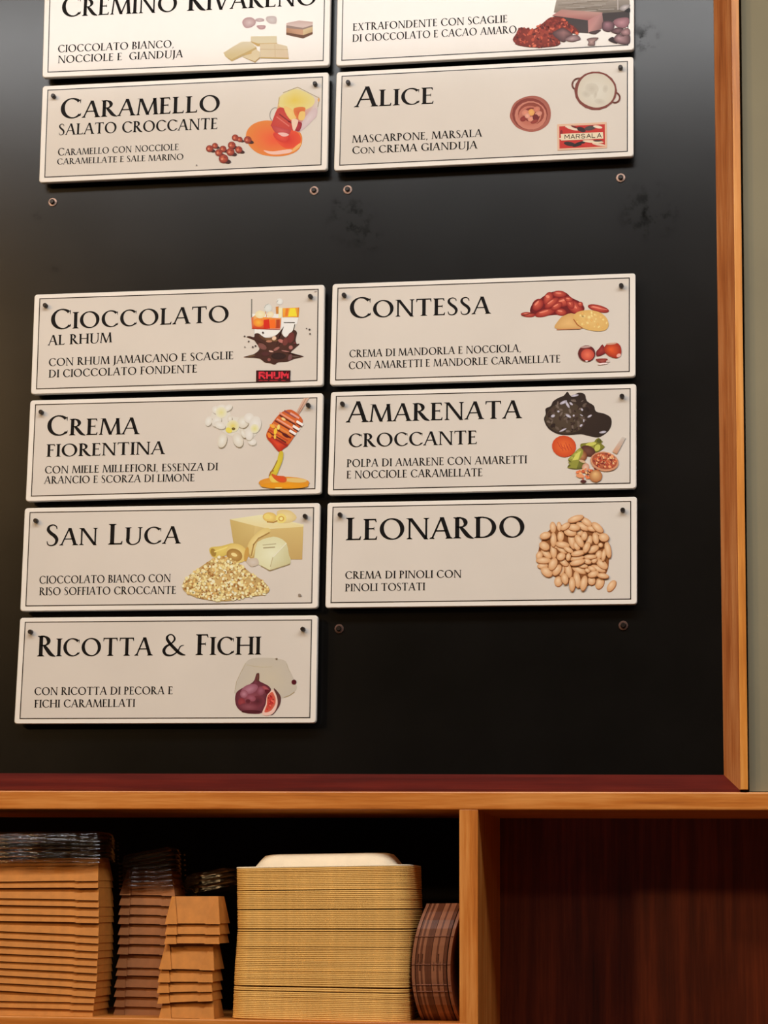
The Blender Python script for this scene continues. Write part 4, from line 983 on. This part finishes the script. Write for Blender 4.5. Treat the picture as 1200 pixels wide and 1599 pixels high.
lids(L_, 0.155, 0.054, 0.010, 'clear lids on the left kraft stack', ['lowest clear plastic lid over the left kraft stack']+[q+' clear plastic lid from the bottom, on the left kraft stack' for q in ORD[1:5]]+['topmost clear plastic lid on the left kraft stack'])
L_ = []
for i in range(7):
    y = 1388-i*6.3
    a = P(186.5, y, YL+0.043)
    L_.append((P(270-i*.3, y-5-i*1.8, YL+0.045), a))
lids(L_, 0.051, 0.052, 0.0085, 'clear lids on the middle kraft stack', ['lowest clear plastic lid on the middle kraft stack']+[q+' clear lid from the bottom in the slanting pile on the middle stack' for q in ORD[1:6]]+['topmost clear plastic lid of the slanting pile, middle kraft stack'])
L_ = []
for i, y in enumerate((1398, 1388, 1380)):
    L_.append((P(356, y-13, YL+0.075), P(286, y, YL+0.078)))
lids(L_, 0.046, 0.05, 0.0085, 'clear lids behind the short kraft stack', ['lowest clear plastic lid in the dark behind the short kraft stack', 'middle clear plastic lid in the dark behind the short kraft stack', 'topmost clear plastic lid in the dark behind the short kraft stack'])

# ------------------------------------------------------------------ tall stack of pulp trays, rims down
def tray_mesh(W, D, H, domed=True):
    def lp(i, z, r):
        out = []; n = 7
        for (cx, cyy, a0) in ((W/2-r-i, D-r-i, 0), (-W/2+r+i, D-r-i, 90), (-W/2+r+i, r+i, 180), (W/2-r-i, r+i, 270)):
            for k in range(n):
                a = math.radians(a0+90*k/(n-1)); out.append((cx+r*math.cos(a), cyy+r*math.sin(a), z))
        return out
    L = [lp(0.0152, 0.0, .018), lp(0, 0.0, .016), lp(-0.0003, 0.0007, .016), lp(0, 0.00158, .016), lp(0.013, 0.0017, .018), lp(0.0148, 0.0024, .018), lp(0.0190, H*.62, .018), lp(0.0222, H*.90, .018), lp(0.0262, H*.985, .017), lp(0.033, H, .012), lp(0.045, H, .004)]
    m_ = len(L[0]); vs = sum(L, []); fs = []
    for k in range(len(L)-1):
        for i in range(m_): fs.append([k*m_+i, k*m_+(i+1) % m_, (k+1)*m_+(i+1) % m_, (k+1)*m_+i])
    fs.append([(len(L)-1)*m_+i for i in range(m_)])
    return vs, fs
def edge_x(y):   # left outline of the stack, in photograph pixels
    pts = ((1350, 363.5), (1450, 366), (1520, 361.5), (1600, 358.5))
    for (a, xa), (b, xb) in zip(pts[:-1], pts[1:]):
        if a <= y <= b: return xa+(xb-xa)*(y-a)/(b-a)
    return pts[-1][1]
NT = 80
steps = [0.0]
for k in range(1, NT): steps.append(steps[-1]+(1.0+{17: .7, 15: .4, 38: .2, 46: .3, 47: .5, 57: .5, 67: .3}.get(k, 0)))
TW = (638-363)*(1.9877+YF+0.01)/3300*1.012
rr = random.Random(3)
proto = None
for k in range(NT):
    s_ = steps[k]/steps[-1]
    yl = 1590+(1356.5-1590)*s_
    yr = 1597+(1352.2-1597)*s_+rr.uniform(-.15, .15)
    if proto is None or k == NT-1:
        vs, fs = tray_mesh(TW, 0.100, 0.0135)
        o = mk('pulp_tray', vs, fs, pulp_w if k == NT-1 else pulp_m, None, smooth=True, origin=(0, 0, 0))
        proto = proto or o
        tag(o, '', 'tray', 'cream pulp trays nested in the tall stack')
    else:
        o = proto.copy(); COL.objects.link(o)
    o['label'] = ('topmost upside-down cream tray with its domed base showing' if k == NT-1 else
                  'lowest cream pulp tray of the tall stack, on the shelf' if k == 0 else
                  'thin cream pulp tray nested upside down within the tall stack')
    x0 = edge_x(yl)+rr.uniform(-.3, .3)
    yy = YL+0.004+rr.uniform(-.0002, .0002)
    A, B = P(x0, yl, yy), P(x0+275, yr, yy)
    place(o, (A+B)/2, A)

# ------------------------------------------------------------------ brown plastic lids standing on edge against the divider
def edge_lid(mat):
    """disc-like lid seen edge-on; origin at the lower front, bowed to the left, x thin, y depth, z height"""
    Hh, Dd = 0.108, 0.085; nz = 14; th = 0.0007
    vs = []; fs = []
    prof = []
    for k in range(nz+1):
        s = k/nz
        bow = -0.0085*math.sin(math.pi*min(1, s*1.02))**1.0+0.0035*s
        yy = 0.004*(2*s-1)**4*6
        prof.append((bow, yy, s*Hh))
    for (bx, by, z) in prof:
        vs += [(bx-0.0016, by, z), (bx-0.0016, by+0.0009, z), (bx+th-.0006, by+.0012, z), (bx+th-.0006, Dd, z), (bx+th+.0006, Dd, z), (bx+th+.0006, by, z)]
    m_ = 6
    for k in range(nz):
        for i in range(m_): fs.append([k*m_+i, k*m_+(i+1) % m_, (k+1)*m_+(i+1) % m_, (k+1)*m_+i])
    fs.append([m_-1-i for i in range(m_)]); fs.append([nz*m_+i for i in range(m_)])
    t = mk('brown_lid', vs, fs, mat, None, origin=(0, 0, 0))
    for zz in (0.0275, 0.0335, 0.052, 0.0775):
        s = zz/Hh; bow = -0.0085*math.sin(math.pi*min(1, s*1.02))+0.0035*s
        yy = 0.024*(2*s-1)**4
        a, b, c, d = bow-0.0015, bow+.0011, yy-0.0007, yy+0.0004
        v = [(a, c, zz), (b, c, zz), (b, d, zz), (a, d, zz), (a, c, zz+.0006), (b, c, zz+.0006), (b, d, zz+.0006), (a, d, zz+.0006)]
        r = mk('rib', v, [[3, 2, 1, 0], [4, 5, 6, 7], [0, 1, 5, 4], [1, 2, 6, 5], [2, 3, 7, 6], [3, 0, 4, 7]], lid_rib, None, origin=(0, 0, 0)); r.parent = t
    return t
xs = [656.5, 662.5, 665.5, 668.5, 672, 676.5, 681.5, 687, 690.5, 694, 697, 700.5, 706, 712.5]
pale = {0, 2, 4, 7, 8, 10, 11, 13}
pa = pb = None
for i, x in enumerate(xs):
    if i in pale: o = edge_lid(lid_pale) if pa is None else copy_tree(pa); pa = pa or o
    else: o = edge_lid(lid_brown) if pb is None else copy_tree(pb); pb = pb or o
    tag(o, 'pale rimmed lid on edge, leftmost of the brown lids beside the trays' if i == 0 else
        'brown lid on edge, pressed against the divider, rightmost of the row' if i == 13 else
        ('pale' if i in pale else 'dark')+' brown lid standing on edge beside the divider, '+ORD[i]+' from the left in its row',
        'lid', 'brown lids standing on edge by the divider')
    q = P(x, 1596.5, YL+0.014)
    o.location = q; o.scale = (1, 1, 1)
